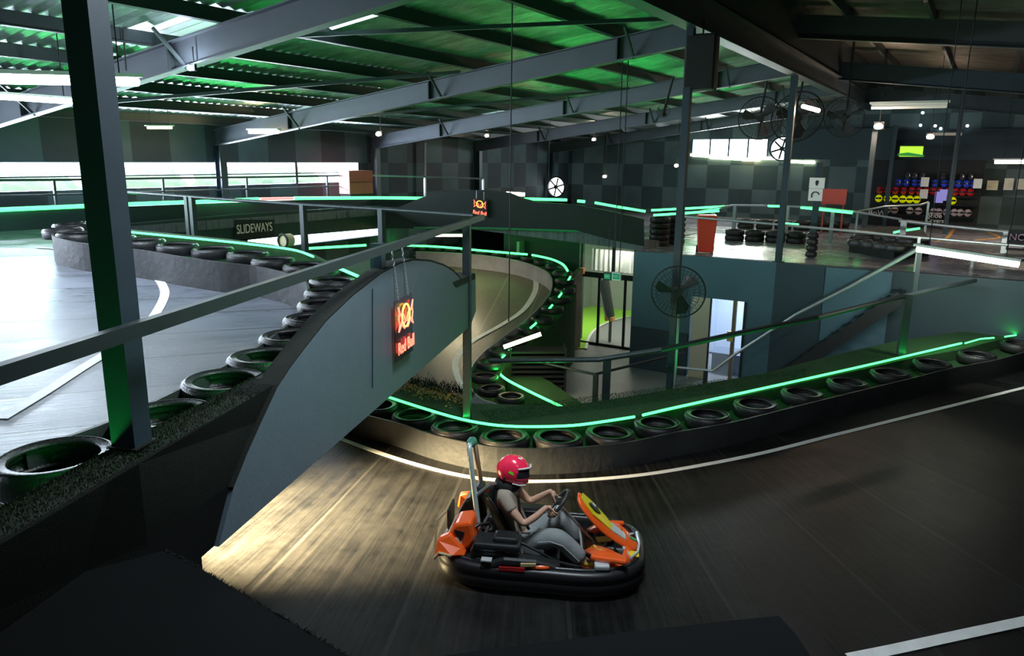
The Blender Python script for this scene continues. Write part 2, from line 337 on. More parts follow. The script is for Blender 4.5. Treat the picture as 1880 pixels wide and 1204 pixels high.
zb2(LW-0.2, WX[0], 0, 10.2); zb2(WX[1], 14, 0, 10.2); zb2(WX[0], WX[1], 0, WZ[0]); zb2(WX[0], WX[1], WZ[1], 10.2)
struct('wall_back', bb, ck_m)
struct('wall_right', B().box((14.1, 15, 4.5), (0.2, 37, 11.4)), black_m)
struct('wall_front', B().box((-1.5, -3.6, 4.5), (31.5, 0.2, 11.4)), black_m)
# wall of the lower building below the right upper floor (openings for the two doorways)
D2 = (VY(1268, 560, 18.8).x, VY(1371, 560, 18.8).x); D2T = VY(1300, 547, 18.8).z
wf = B()
def zb3(x0, x1, z0, z1, y=18.9, t=0.2, q=None): (q or wf).box(((x0+x1)/2, y, (z0+z1)/2), (x1-x0, t, z1-z0))
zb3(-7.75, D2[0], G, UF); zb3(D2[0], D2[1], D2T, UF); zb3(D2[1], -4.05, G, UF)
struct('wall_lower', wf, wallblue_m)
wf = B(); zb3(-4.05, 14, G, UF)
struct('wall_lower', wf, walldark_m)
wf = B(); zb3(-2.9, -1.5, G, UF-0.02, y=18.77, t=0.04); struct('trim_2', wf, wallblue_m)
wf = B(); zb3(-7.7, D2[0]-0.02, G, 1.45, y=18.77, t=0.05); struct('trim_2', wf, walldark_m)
# ceiling: corrugated sheet over purlins, left slope and right slope
GX = -4.03; GZ = 7.83; EZ = 6.13
def raf_z(x): return EZ + (x-LW)/(GX-LW)*(GZ-EZ)          # underside of the left rafters
def roofL(x): return raf_z(x)+0.4+0.22
def roofR(x): return 9.35-0.12*(x-GX)
def foil(name, base, rough, green):
    m = bpy.data.materials.new(name); m.use_nodes = True; nt = m.node_tree; b = nt.nodes['Principled BSDF']
    b.inputs['Metallic'].default_value = 0.7
    tc = nd(nt, 'ShaderNodeTexCoord'); mp = nd(nt, 'ShaderNodeMapping'); mp.inputs['Scale'].default_value = (0.9, 3.5, 1); n = nd(nt, 'ShaderNodeTexNoise'); n.inputs['Scale'].default_value = 1.6; n.inputs['Detail'].default_value = 6; n.inputs['Roughness'].default_value = 0.7
    nt.links.new(tc.outputs['Object'], mp.inputs[0]); nt.links.new(mp.outputs[0], n.inputs['Vector'])
    cr = nd(nt, 'ShaderNodeValToRGB'); cr.color_ramp.elements[0].position = 0.35; cr.color_ramp.elements[0].color = (base[0]*0.45, base[1]*0.45, base[2]*0.45, 1); cr.color_ramp.elements[1].position = 0.7; cr.color_ramp.elements[1].color = (*base, 1)
    nt.links.new(n.outputs['Fac'], cr.inputs[0]); nt.links.new(cr.outputs[0], b.inputs['Base Color']); b.inputs['Roughness'].default_value = rough
    bp = nd(nt, 'ShaderNodeBump'); bp.inputs['Strength'].default_value = 0.7; bp.inputs['Distance'].default_value = 0.04; nt.links.new(n.outputs['Fac'], bp.inputs['Height']); nt.links.new(bp.outputs[0], b.inputs['Normal']); return m
foil_m = foil('roof_foil', (0.7, 0.76, 0.78), 0.34, 1); foilr_m = foil('roof_sheet_dark', (0.2, 0.18, 0.16), 0.5, 0)
sky_m = mat('translucent_sheet', (0.8, 0.85, 0.85), 0.5); sky_m.node_tree.nodes['Principled BSDF'].inputs['Transmission Weight'].default_value = 0.5; sky_m.node_tree.nodes['Principled BSDF'].inputs['Roughness'].default_value = 0.8
def corr(x0, x1, y0, y1, zf, step=0.1, amp=0.02):
    b = B(); n = int((y1-y0)/step); xs = (x0, x1)
    for i in range(n+1):
        y = y0+i*step; dz = amp*(1 if i % 2 else -1); b.v += [Vector((x0, y, zf(x0)+dz)), Vector((x1, y, zf(x1)+dz))]
    b.f += [(2*i, 2*i+1, 2*i+3, 2*i+2) for i in range(n)]; return b
def RP(x, y):      # pixel onto the left roof sheet
    k = (GZ-EZ)/(GX-LW); a = EZ-LW*k+0.62; d = ray(x, y); t = (a-CAM.z)/(d.z-k*d.x); return CAM + d*t
NXC = 11; XC = [LW-0.3+(GX-LW+0.3)*i/NXC for i in range(NXC+1)]
SKY = set()
for px, py in ((648, 12), (380, 20), (1322, 132), (1372, 128), (1292, 203), (1352, 192), (1400, 188), (1330, 142), (232, 52), (310, 66), (1292, 228), (470, 218), (590, 190), (900, 206)):
    p = RP(px, py); i = int((p.x-XC[0])/(XC[1]-XC[0]))
    if 0 <= i < NXC and -4 < p.y < LB: SKY.add((i, int((p.y+4)/0.2)))
cb1 = B(); cb2 = B(); NYC = int((LB+4.4)/0.1)
for i in range(NXC):
    for j in range(NYC):
        yy = -4+j*0.1; sk = any(a == i and c*2 <= j < c*2+8 for a, c in SKY); q = cb2 if sk else cb1; dz = 0.018*(1 if j % 2 else -1)
        q.add([(XC[i], yy, roofL(XC[i])+dz), (XC[i+1], yy, roofL(XC[i+1])+dz), (XC[i+1], yy+0.1, roofL(XC[i+1])-dz), (XC[i], yy+0.1, roofL(XC[i])-dz)], [(0, 1, 2, 3)])
struct('ceiling', cb1, foil_m); struct('window_20', cb2, sky_m)  # added pale sheets; top-left ones stand in for tube glare on the foil
struct('ceiling', corr(GX-0.02, 14.2, -4, LB+0.4, roofR), foilr_m)
struct('trim_3', B().box((GX, 15, (roofL(GX)+roofR(GX))/2), (0.06, 38, roofR(GX)-roofL(GX)+0.1)), purlin_m)
# unused positions for further bright roof sheets
SKYL = [(-11.2, 5.4), (-9.2, 4.6), (-7.6, 6.0), (-12.4, 10.4), (-10.2, 11.2), (-8.4, 9.7)]

# ------------------------------------------------------------------ steel frame
RY = [1.11, 7.03, 12.95, 18.87, 24.79, 30.7]
NTH = ['nearest', 'second nearest', 'third', 'fourth', 'fifth', 'farthest']
for i, y in enumerate(RY):
    if i == 0: continue
    b = B().ibeam((LW, y, raf_z(LW)+0.2), (GX, y, raf_z(GX)+0.2), 0.18, 0.4)
    t = thing('roof_rafter', ['', 'big pale grey sloping rafter nearest the camera at upper left', 'long grey rafter rising from the left window wall to the speaker pole', 'grey rafter rising from beside the red box to the middle of the ceiling', 'thin grey rafter far back just before the chequered wall', 'last rafter against the chequered back wall'][i], 'beam', (LW, y, raf_z(LW)), 0, 'sloping rafters of the left roof')
    obj('web_and_flanges', b, beam_m, t, world=True)
    for k in range(3):
        x = LW+2.8+k*4.2
        obj('stiffener', B().box((x, y-0.06, raf_z(x)+0.2), (0.03, 0.09, 0.36)), purlin_m, t, world=True)
        obj('fly_brace', B().beam((x+0.3, y-0.02, raf_z(x)+0.03), (x+0.3, y-0.5, raf_z(x)+0.5), 0.04, 0.04), purlin_m, t, world=True)
for i, (y, za, sl) in enumerate(((7.03, 9.0, 0.12), (12.95, 8.8, 0.12), (18.87, 8.63, 0.114), (24.79, 8.25, 0.12), (30.7, 8.0, 0.11))):
    b = B().ibeam((GX, y, za+0.25), (14, y, za+0.25-sl*(14-GX)), 0.2, 0.5)
    solo('roof_rafter', b, purlin_m if i < 3 else steel, ['dark rafter above the camera on the right roof', 'dark rafter above the near end of the girder', 'deep black rafter crossing the upper right corner', 'dark rafter below the deep black one at upper right', 'farthest dark rafter above the helmet racks'][i], 'beam', 'rafters of the right roof')
b = B().ibeam((GX, -3.5, GZ+0.24), (GX, LB, GZ+0.24), 0.26, 0.48)
solo('roof_girder', b, steel, 'heavy dark girder running away over the two steel poles', 'girder')
for k in range(9):
    x = LW+0.6+k*1.5
    solo('roof_purlin', B().beam((x, -3.5, raf_z(x)+0.51), (x, LB, raf_z(x)+0.51), 0.07, 0.19).beam((x+0.04, -3.5, raf_z(x)+0.42), (x+0.04, LB, raf_z(x)+0.42), 0.09, 0.012), purlin_m,
         'dark purlin of the left roof, %s from the left window wall' % ORD[k], 'purlin', 'dark purlins under the left roof')
for k in range(10):
    x = GX+1.0+k*1.7
    solo('roof_purlin', B().beam((x, -3.5, roofR(x)-0.14), (x, LB, roofR(x)-0.14), 0.07, 0.2), purlin_m,
         'dark purlin of the right roof, %s from the girder' % ORD[k], 'purlin', 'dark purlins under the right roof')
for i, y in enumerate(RY[1:4]):
    yy = y+5.92 if i else y+5.92
# diagonal sheet joints (roof bracing) on the left slope
for i, (xa, ya, xb, yb) in enumerate(((-16.5, 13.2, -8.0, 18.6), (-15.8, 7.3, -9.0, 12.6), (-9.5, 7.2, -4.3, 12.6))):
    solo('roof_brace', B().beam((xa, ya, raf_z(xa)+0.36), (xb, yb, raf_z(xb)+0.36), 0.06, 0.06), beam_m, ['slim diagonal brace between the far rafters', 'slim diagonal brace left of the middle of the ceiling', 'slim diagonal brace near the big girder'][i], 'brace')
# wall columns
for i, y in enumerate(RY[1:]):
    solo('steel_column', B().ibeam((LW+0.12, y, 3.9), (LW+0.12, y, raf_z(LW)+0.02), 0.2, 0.2, 0.02) if False else B().box((LW+0.03, y, 5.1), (0.02, 0.2, 2.1)).box((LW+0.24, y, 5.1), (0.02, 0.2, 2.1)).box((LW+0.13, y, 5.1), (0.2, 0.02, 2.1)), steel if i != 2 else beam_m,
         'wall column under the %s rafter of the left windows' % ['nearest', 'second', 'third', 'fourth', 'last'][i], 'column', 'columns along the left wall')
# near column and the poles
cl = Z(243, 815, 4.43)
CR = math.atan2(EDIR.y, EDIR.x)
t = thing('steel_column', 'big dark square steel column in the left foreground', 'column', (cl.x, cl.y, 4.43), CR)
obj('shaft', B().box((0, 0, 2.0), (0.135, 0.135, 4.0)), mat('column_paint', (0.03, 0.05, 0.07), 0.5, 0.2, 0.3, 3), t)
obj('base_plate', B().box((0, 0, 0.004), (0.17, 0.17, 0.008)), turf_d, t)
p1 = Vector((GX, 11.6, G))
t = thing('steel_pole', 'tall slim pole behind the turf carrying the speaker and the big fan', 'pole', p1)
obj('shaft', B().box((0, 0, (GZ-G)/2), (0.11, 0.11, GZ-G)), steel, t)
obj('conduit', B().tube([(0.09, -0.05, 0.02), (0.09, -0.05, 3.2)], 0.022), railw_m, t)
obj('junction_box', B().box((0.03, -0.09, 3.45), (0.12, 0.08, 0.2)), black_m, t)
obj('sensor', B().box((-0.13, -0.09, 0.95), (0.14, 0.06, 0.09)).tube([(-0.15, -0.1, 0.98), (-0.26, -0.18, 1.0)], 0.03), white_m, t)
p2 = Vector((GX, 18.9, UF))
t = thing('steel_pole', 'slim dark pole at the edge of the upper floor right of the red bin', 'pole', p2)
obj('shaft', B().box((0, 0, (GZ-UF)/2), (0.14, 0.14, GZ-UF)), steel, t)
obj('base_plate', B().box((0, 0, 0.01), (0.26, 0.1, 0.02)), steel, t)
# speaker on pole
sp = VY(1285, 165, 11.7)
t = thing('loudspeaker', 'black loudspeaker box hung high beside the tall slim pole', 'speaker', (sp.x-0.02, 11.75, sp.z), 0.15)
obj('cabinet', B().box((0.0, 0, 0.4), (0.46, 0.36, 0.8)), black_m, t, bevel=0.03)
obj('grille', B().box((0.0, -0.185, 0.4), (0.40, 0.015, 0.74)), mat('speaker_grille', (0.02, 0.02, 0.02), 0.6, 0.3, 0.4, 90, 0.8, 200), t)
obj('bracket', B().tube([(0, 0, 0.8), (0, 0, 1.02)], 0.015), steel, t)

# ================================================================== BRIDGE WITH THE ARCHED PANEL
ab = VP(367, 990, EA, EB); bo = 3.65
aw = B(); a0 = Epl(-3); a1 = Epl(2.4); a2 = Epl(3.35)
n_ = EN*-0.2
aw.plate([(a0.x, a0.y, KT), (a1.x, a1.y, KT), (a1.x, a1.y, bo), (a2.x, a2.y, bo), (a2.x, a2.y, 4.40), (a0.x, a0.y, 4.40)], n_)
struct('wall_bridge', aw, vblack_m)
arc = [(400, 985), (428, 900), (455, 832), (482, 772), (510, 712), (535, 674), (562, 638), (600, 590), (650, 542), (700, 503), (735, 484), (760, 478), (790, 480), (815, 488), (833, 499), (846, 513)]
ap = [VP(x, y, EA, EB, -0.03) for x, y in arc]; ap[0].z = bo
right = [VP(x, y, EA, EB, -0.03) for x, y in ((873, 503), (874, 570), (866, 592))]; right[1].z = max(right[1].z, 3.75)
out = ap + right + [Vector((right[2].x, right[2].y, bo))]
t = thing('bridge_parapet', 'large arched grey panel on the bridge side carrying the neon sign', 'panel', tuple(Vector((ap[5].x, ap[5].y, bo))))
obj('face_board', B().plate(out, EN*-0.05), panel_m, t, world=True)
cb_ = B(); top = ap[1:]
NN = len(top)
cb_.add([v for p in top for v in (p+EN*0.004+Vector((0, 0, 0.02)), p-EN*0.15+Vector((0, 0, 0.02)), p-EN*0.15-Vector((0, 0, 0.14)), p+EN*-0.052-Vector((0, 0, 0.14)))], [(4*i+a, 4*i+4+a, 4*i+4+(a+1) % 4, 4*i+(a+1) % 4) for i in range(NN-1) for a in range(4)] + [(0, 1, 2, 3), tuple(4*NN-4+a for a in range(4))])
obj('turf_capping', cb_, turf_d, t, world=True)
obj('end_flange', B().plate([VP(x, y, EA, EB, -0.04) for x, y in ((833, 518), (872, 501), (873, 512), (838, 527))], EN*-0.3), turf_d, t, world=True)
jp = [VP(684, y, EA, EB, -0.036) for y in (530, 712)]
obj('board_joint', B().beam(jp[0], jp[1], 0.008, 0.006), steel, t, world=True)
# bridge slab under the hump
struct('trim_4', B().prism([tuple((Epl(2.4)-EN*0.2).xy), tuple((Epl(8.65)-EN*0.2).xy), tuple((Epl(8.65)-EN*0.5).xy), tuple((Epl(2.4)-EN*0.5).xy)], bo-0.02, 3.95), black_m)
# grass strip in front of the near tyres
ge = [Epl(y)-EN*0.0 for y in (-3, 0, 2, 3.4, 3.9)]; gi = [p-EN*0.24 for p in ge]
gz = 4.42
gs = B(); n = len(ge)
struct('trim_5', B().prism([(p.x, p.y) for p in ge]+[(p.x, p.y) for p in gi[::-1]], lambda x, y: 3.95, lambda x, y: gz-0.02*max(0, y-2)), turf_d)
def blades(area_pts, zf, count, h, seed):
    rnd = random.Random(seed); b = B()
    for _ in range(count):
        u, v = rnd.random(), rnd.random(); a, c, d, e = area_pts
        p = (a*(1-u)+c*u)*(1-v)+(e*(1-u)+d*u)*v; an = rnd.random()*PI; w_ = 0.004; q = Vector((math.cos(an)*w_, math.sin(an)*w_, 0)); z = zf(p.x, p.y); l = h*(0.6+0.8*rnd.random())
        tip = Vector((p.x+rnd.uniform(-.6, .6)*l, p.y+rnd.uniform(-.6, .6)*l, z+l)); base = Vector((p.x, p.y, z-0.003)); b.add([base-q, base+q, tip], [(0, 1, 2)])
    return b
gm = mat('grass_blade', (0.025, 0.06, 0.018), 0.8, 0, 0.5, 20)
solo('grass', blades([ge[1], ge[3], gi[3], gi[1]], lambda x, y: gz-0.02*max(0, y-2), 9000, 0.009, 3), gm, 'strip of short dark artificial grass along the near deck edge', 'grass')['kind'] = 'stuff'
# platform edge in front of the camera
pf = [Z(*p, 4.05) for p in ((300, 1010), (370, 1045), (505, 1125), (640, 1204), (760, 1275))]
struct('trim_6', B().prism([(p.x, p.y) for p in pf]+[(-1.2, -2.8), (-5, -2.8)], 3.7, 4.05), vblack_m)
gp = []
bfr = B(); rnd = random.Random(5)
for i in range(len(pf)-1):
    for k in range(200):
        p = pf[i].lerp(pf[i+1], rnd.random()); q = Vector((rnd.uniform(-.004, .004), rnd.uniform(-.004, .004), 0)); d = Vector((rnd.uniform(-.01, .012), rnd.uniform(-.005, .02), rnd.uniform(0, .012)))
        bfr.add([p-q, p+q, p+d], [(0, 1, 2)])
solo('grass', bfr, turf_d, 'ragged dark grass fringe on the black ledge at lower left', 'grass')['kind'] = 'stuff'
lp = [Z(*p, 4.3) for p in ((780, 1208), (1000, 1178), (1200, 1155), (1330, 1140), (1430, 1130), (1462, 1165), (1495, 1215))]
struct('trim_7', B().prism([(p.x, p.y) for p in lp]+[(lp[-1].x+0.05, lp[-1].y-0.8), (lp[0].x-0.05, lp[0].y-0.8)], 4.15, 4.3), vblack_m)

# ================================================================== TYRES
def tyre_mesh(R=0.31, h=0.17, r_in=0.225):
    return [(r_in, 0.015), (r_in-0.008, 0.03), (r_in+0.035, 0.05), (R-0.06, 0.045) if False else (r_in+0.06, 0.012), (R-0.045, 0.0), (R-0.012, 0.018), (R, 0.045), (R, h-0.045), (R-0.012, h-0.018), (R-0.045, h), (r_in+0.06, h-0.008), (r_in+0.045, h-0.0), (r_in+0.03, h-0.012), (r_in, h-0.01), (r_in-0.008, h-0.03), (r_in+0.045, h-0.05), (R-0.06, h-0.06), (R-0.035, h/2), (R-0.06, 0.05)]
_tm = {}
def tyre(p, topz, label, group, R=0.31, stack=1, m=None):
    """a stack of tyres standing below topz; the top one is the one in view"""
    m = m or rubber; h = R*0.56
    key = (R, m.name)
    o = None
    for k in range(stack):
        if key not in _tm:
            pr = [(a*R/0.31, b_*R/0.31) for a, b_ in tyre_mesh()]
            b = B().lathe(pr, 40, close=True)
            o = obj('tyre', b, m, smooth=True); o.location = (0, 0, 0); _tm[key] = o.data; 
        else:
            o = bpy.data.objects.new('tyre', _tm[key]); C.objects.link(o)
        o.location = (p.x, p.y, topz-(k+1)*h+ (0.0)); o.rotation_euler = (random.uniform(-.03, .03), random.uniform(-.03, .03), random.random()*6) if k == 0 else (0, 0, 0)
        tag(o, label if k == 0 else label.replace('black tyre', 'lower tyre', 1), 'tyre', group)
for i, p in enumerate(KTY[1:16]):
    d = p-(KTY[i]); 
    tyre(p, KB+0.0, 'black barrier tyre behind the kart, %s in the row counting from the arched panel' % ORD[i], 'tyres of the barrier behind the kart', R=min(0.34, 0.335), stack=1)
# near deck tyres
NT = [((100, 832), .31), ((305, 755), .31), ((412, 693), .3), ((487, 650), .3), ((537, 612), .29), ((575, 580), .29), ((597, 553), .29), ((606, 531), .29), ((611, 511), .29), ((585, 494), .29)]
NTP = []
for i, ((x, y), R) in enumerate(NT):
    p = LD(x, y, 0.44); NTP.append(p)
for i, p in enumerate(NTP):
    d = 1.0
    for q in (NTP[i-1] if i else None, NTP[i+1] if i < len(NTP)-1 else None):
        if q is not None: d = min(d, (p.xy-q.xy).length)
    tyre(p, LDz(p.x)+0.44, 'black tyre on the near deck edge, %s counting from the lower left corner' % ORD[i], 'tyres along the near deck edge', R=min(NT[i][1], d/2*1.02), stack=2)
# far side of the hairpin
HP = [LD(x, y, 0.44) for x, y in ((560, 484), (505, 474), (455, 462), (400, 455), (345, 449), (290, 442), (240, 436), (200, 430), (160, 428), (122, 424), (118, 413), (150, 407), (190, 404))]
hs = resample(spline(HP, 8), 0.6)
for i, p in enumerate(hs):
    tyre(p, LDz(p.x)+0.44, 'black tyre on the hairpin barrier, %s counting from its bend beside the panel' % ORD[i], 'tyres of the hairpin barrier', R=0.29, stack=1)
te = [LD(x, y, .40) for x, y in ((672, 514), (657, 509), (605, 487), (575, 473), (500, 456), (420, 446), (330, 437), (238, 428), (190, 421))]
struct('trim_14', B().prism([(p.x, p.y) for p in te]+[(p.x, p.y) for p in (HE2+HE)[::-1]], lambda x, y: LDz(x)-.05, lambda x, y: LDz(x)+.42), turf_m)
# belt on the track side of the whole hairpin barrier
bc = spline([LD(x, y, 0.42) for x, y in ((40, 820), (200, 765), (330, 705), (440, 648), (500, 610), (545, 572), (562, 545), (560, 515), (530, 500), (470, 486), (400, 478), (330, 468), (270, 458), (200, 449), (140, 442), (100, 432), (95, 424), (108, 414), (150, 404))], 5)
bl = B(); nb = len(bc); oo = offset(bc, 0.03)
for p, q in zip(bc, oo):
    z0 = LDz(p.x); bl.v += [Vector((p.x, p.y, z0)), Vector((p.x, p.y, z0+0.40)), Vector((q.x, q.y, z0+0.40)), Vector((q.x, q.y, z0))]
bl.f = [(4*i+a, 4*i+4+a, 4*i+4+(a+1) % 4, 4*i+(a+1) % 4) for i in range(nb-1) for a in range(4)]
solo('rubber_belt', bl, belt_m, 'grey rubber belt wrapped round the hairpin barrier on the upper deck', 'barrier')

# ================================================================== PAINTED LINES
def line(px, f, wd, label, zoff=0.004):
    pts = [p for p in spline([f(x, y)+Vector((0, 0, zoff)) for x, y in px], 8) if p.x > -16.8]
    return solo('painted_line', ribbon(pts, wd), white_p, label, 'line')
kz = lambda x, y: Z(x, y, KT)
line([(560, 770), (610, 799), (680, 826), (760, 852), (850, 874), (930, 883), (1000, 884), (1080, 881), (1180, 872), (1280, 856), (1400, 832), (1520, 802), (1660, 767), (1880, 712), (1990, 684)], kz, 0.085, 'long white line curving behind the kart')
line([(1560, 1209), (1640, 1193), (1760, 1167), (1900, 1137), (1960, 1124)], kz, 0.12, 'short white line in the lower right corner')
line([(70, 455), (120, 459), (210, 473), (250, 488), (285, 508), (301, 530), (300, 550), (280, 585), (255, 612), (215, 637), (150, 677), (80, 722), (0, 770)], lambda x, y: LD(x, y), 0.11, 'white line bending round the hairpin on the upper deck')

# ================================================================== LOWER LOOP (ramp) seen under the bridges
def ramp_z(y): return G+0.02 + max(0.0, min(1.0, (y-12.5)/8.0))*2.2
def RZ(x, y, off=0):
    lo, hi = 0.2, 60.0; d = ray(x, y)
    for _ in range(50):
        m_ = (lo+hi)/2; p = CAM+d*m_
        if p.z > ramp_z(p.y)+off: lo = m_
        else: hi = m_
    return CAM+d*lo
rb = B(); xs = [-16.9+i*0.9 for i in range(12)]; ys = [9.5+i*0.7 for i in range(20)]
rb.v = [Vector((x, y, ramp_z(y))) for y in ys for x in xs]; rb.f = [(j*12+i, j*12+i+1, j*12+i+13, j*12+i+12) for j in range(19) for i in range(11)]
# cut the ramp to the right of its outer barrier
LT_px = [(690, 451), (790, 452), (860, 455), (930, 462), (985, 473), (1028, 492), (1038, 522), (1018, 558), (980, 594), (940, 624), (905, 654), (890, 685), (905, 712), (932, 722), (968, 742)]
LT = [RZ(x, y, 0.5) for x, y in LT_px]
ltc = [p for p in spline(LT, 6) if p.x > -16.4]
edge = offset(ltc, 0.0)
rp = B(); left = -16.9
fl = [Vector((p.x, p.y, ramp_z(p.y))) for p in ltc if True]
nn = len(fl); rp.v = fl + [Vector((left, p.y, ramp_z(p.y))) for p in fl]; rp.f = [(i, i+1, nn+i+1, nn+i) for i in range(nn-1)]
struct('floor', rb if False else rp, gt_m)
lts = resample(ltc, 0.62)
lt_n = len(lts)
for i, p in enumerate(lts):
    tyre(p, ramp_z(p.y)+0.5, 'black tyre edging the sunken loop, %s from its far end' % ORD[min(i, 29)], 'tyres edging the sunken loop', R=0.3, stack=1)
pb = B(); i1 = offset(ltc, 0.36); i0 = offset(ltc, 0.30)
def wallstrip(pts, z0f, z1f, th, name, m, label):
    b = B(); o2 = offset(pts, th)
    for p, q in zip(pts, o2): b.v += [Vector((p.x, p.y, z0f(p))), Vector((p.x, p.y, z1f(p))), Vector((q.x, q.y, z1f(q))), Vector((q.x, q.y, z0f(q)))]
    b.f = [(4*i+a, 4*i+4+a, 4*i+4+(a+1) % 4, 4*i+(a+1) % 4) for i in range(len(pts)-1) for a in range(4)] + [(0, 1, 2, 3), tuple(4*len(pts)-4+a for a in range(4))]
    return solo(name, b, m, label, 'barrier')
wallstrip(i1, lambda p: ramp_z(p.y)-0.02, lambda p: ramp_z(p.y)+0.46, 0.03, 'rubber_belt', mat('belt_pale', (0.3, 0.3, 0.33), 0.5, 0, 0.5, 2), 'scuffed pale belt lining the sunken loop')
# support plinth for those tyres
o1 = offset(ltc, -0.31)
pb = B()
for p, q in zip(i0, o1): 
    zt = ramp_z(p.y)+0.5-0.3*0.56-0.01; pb.v += [Vector((p.x, p.y, G)), Vector((p.x, p.y, zt)), Vector((q.x, q.y, zt)), Vector((q.x, q.y, G))]
pb.f = [(4*i+a, 4*i+4+a, 4*i+4+(a+1) % 4, 4*i+(a+1) % 4) for i in range(len(i0)-1) for a in range(4)]
struct('trim_8', pb, turf_m)
line([(650, 470), (760, 470), (850, 476), (940, 492), (978, 508), (984, 524), (978, 545), (958, 572), (920, 597), (870, 625), (845, 648), (836, 668), (840, 692), (852, 714)], lambda x, y: RZ(x, y, 0.0), 0.16, 'white line curving through the sunken loop', 0.01)
# turf triangle right of the loop
tt = [Z(*p, 0.85) for p in ((1045, 500), (1050, 515), (905, 662), (1040, 752), (960, 765), (900, 740))]
ter = [Z(x, y, 0.8) for x, y in ((905, 664), (932, 700), (990, 730), (1040, 752), (1075, 745), (1010, 700), (950, 668), (925, 655))]
struct('trim_9', B().prism([(p.x, p.y) for p in ter], G, 0.8), turf_m)
# brown wall beside the loop, between it and the glass doors
wbk = B(); wq = [(1052, 500), (1052, 640), (990, 665)]
wa = Z(1056, 640, G); wc = Z(930, 668, G)
wbk.plate([(wa.x, wa.y, G), (wc.x, wc.y, G), (wc.x, wc.y, 1.0), (wa.x, wa.y, 2.75)], (0.12, 0.1, 0))
struct('wall_loop', wbk, mat('brown_board', (0.17, 0.14, 0.1), 0.5, 0, 0.5, 2.5))

# ================================================================== SECOND BRIDGE AND PARAPET
PQ = LD(700, 378, 0.05); PP = LD(245, 410, 0.05); PR = Vector((-7.75, 18.75, 3.5))
def G2(x, y, off=0): return VP(x, y, PQ, PR, off)
par = [VP(x, y, PP, PQ) for x, y in ((235, 411), (460, 392), (560, 386), (640, 381), (703, 378))]; 
parb = [VP(x, y, PP, PQ) for x, y in ((703, 419), (560, 431), (460, 438), (235, 455))]
solo('bridge_parapet', B().plate(par+parb, (0.15, 0, 0) if False else (-0.15, 0.0, 0)), teal_m, 'dark green parapet board behind the hairpin carrying the name sign', 'parapet')
arch = [G2(x, y) for x, y in ((703, 388), (725, 383), (745, 375), (775, 362), (805, 353), (840, 349), (900, 349), (935, 354), (960, 364), (985, 371), (1060, 376), (1130, 390), (1182, 402))]
archb = [G2(x, y) for x, y in ((1182, 452), (1120, 440), (1062, 424), (900, 421), (703, 419))]
gdir = (PR-PQ).normalized(); gn = Vector((-gdir.y, gdir.x, 0)).normalized()
t = thing('footbridge_parapet', 'black humped bridge side behind the small neon sign', 'parapet', tuple(G2(860, 420)))
obj('board', B().plate(arch+archb, gn*0.15), mat('bridge_black', (0.005, 0.012, 0.011), 0.7, 0, 0.3, 2), t, world=True)
obj('lower_edge_strip', B().tube([G2(x, y, -0.02) for x, y in ((760, 418), (900, 419), (1060, 424))], 0.03), mat('green_edge', (0.02, 0.2, 0.08), 0.5), t, world=True)
# name sign
s0 = VP(465, 419, PP, PQ, 0.0)
def textmesh(body, size, ext=0.004, bevel=0.0):
    cu = bpy.data.curves.new('txt', 'FONT'); cu.body = body; cu.size = size; cu.extrude = ext; cu.align_x = 'CENTER'; cu.align_y = 'CENTER'; cu.offset = bevel
    o = bpy.data.objects.new('txt', cu); C.objects.link(o); dg = bpy.context.evaluated_depsgraph_get(); me = bpy.data.meshes.new_from_object(o.evaluated_get(dg)); bpy.data.objects.remove(o); bpy.data.curves.remove(cu); return me
def put_text(body, size, loc, xdir, m, parent, name='lettering', updir=(0, 0, 1), ext=0.004, off=0.0, width=None):
    me = textmesh(body, size, ext, off); me.materials.append(m); o = bpy.data.objects.new(name, me); C.objects.link(o)
    x = Vector(xdir).normalized(); z0 = Vector(updir); n = x.cross(z0).normalized(); y = n.cross(x); R = Matrix((x, y, n)).transposed().to_4x4(); sx = 1
    if width: ww = max(v.co.x for v in me.vertices)-min(v.co.x for v in me.vertices); sx = width/ww
    mw = Matrix.Translation(loc) @ R @ Matrix.Diagonal((sx, 1, 1, 1))
    if parent is not None: mw = LOC[parent].inverted() @ mw; o.parent = parent
    o.matrix_local = mw; return o
pd = (PQ-PP).normalized()
ss = VP(465, 419, PP, PQ, 0); ex = (VP(500, 419, PP, PQ)-VP(430, 419, PP, PQ)).length
t = thing('name_sign', 'small dark sign with pale capital letters on the green parapet', 'sign', tuple(ss+Vector((0.0, 0, -0.16))))
obj('board', B().beam(VP(429, 420, PP, PQ)+Vector((0.03, 0, 0)), VP(501, 419, PP, PQ)+Vector((0.03, 0, 0)), 0.04, 0.42), black_m, t, world=True)
put_text('SLIDEWAYS', 0.3, ss+Vector((0.06, 0, 0)), pd, mat('sign_letters', (0.5, 0.5, 0.42), 0.5, emit=(0.5, 0.5, 0.35), est=0.12), t, width=ex*0.93)

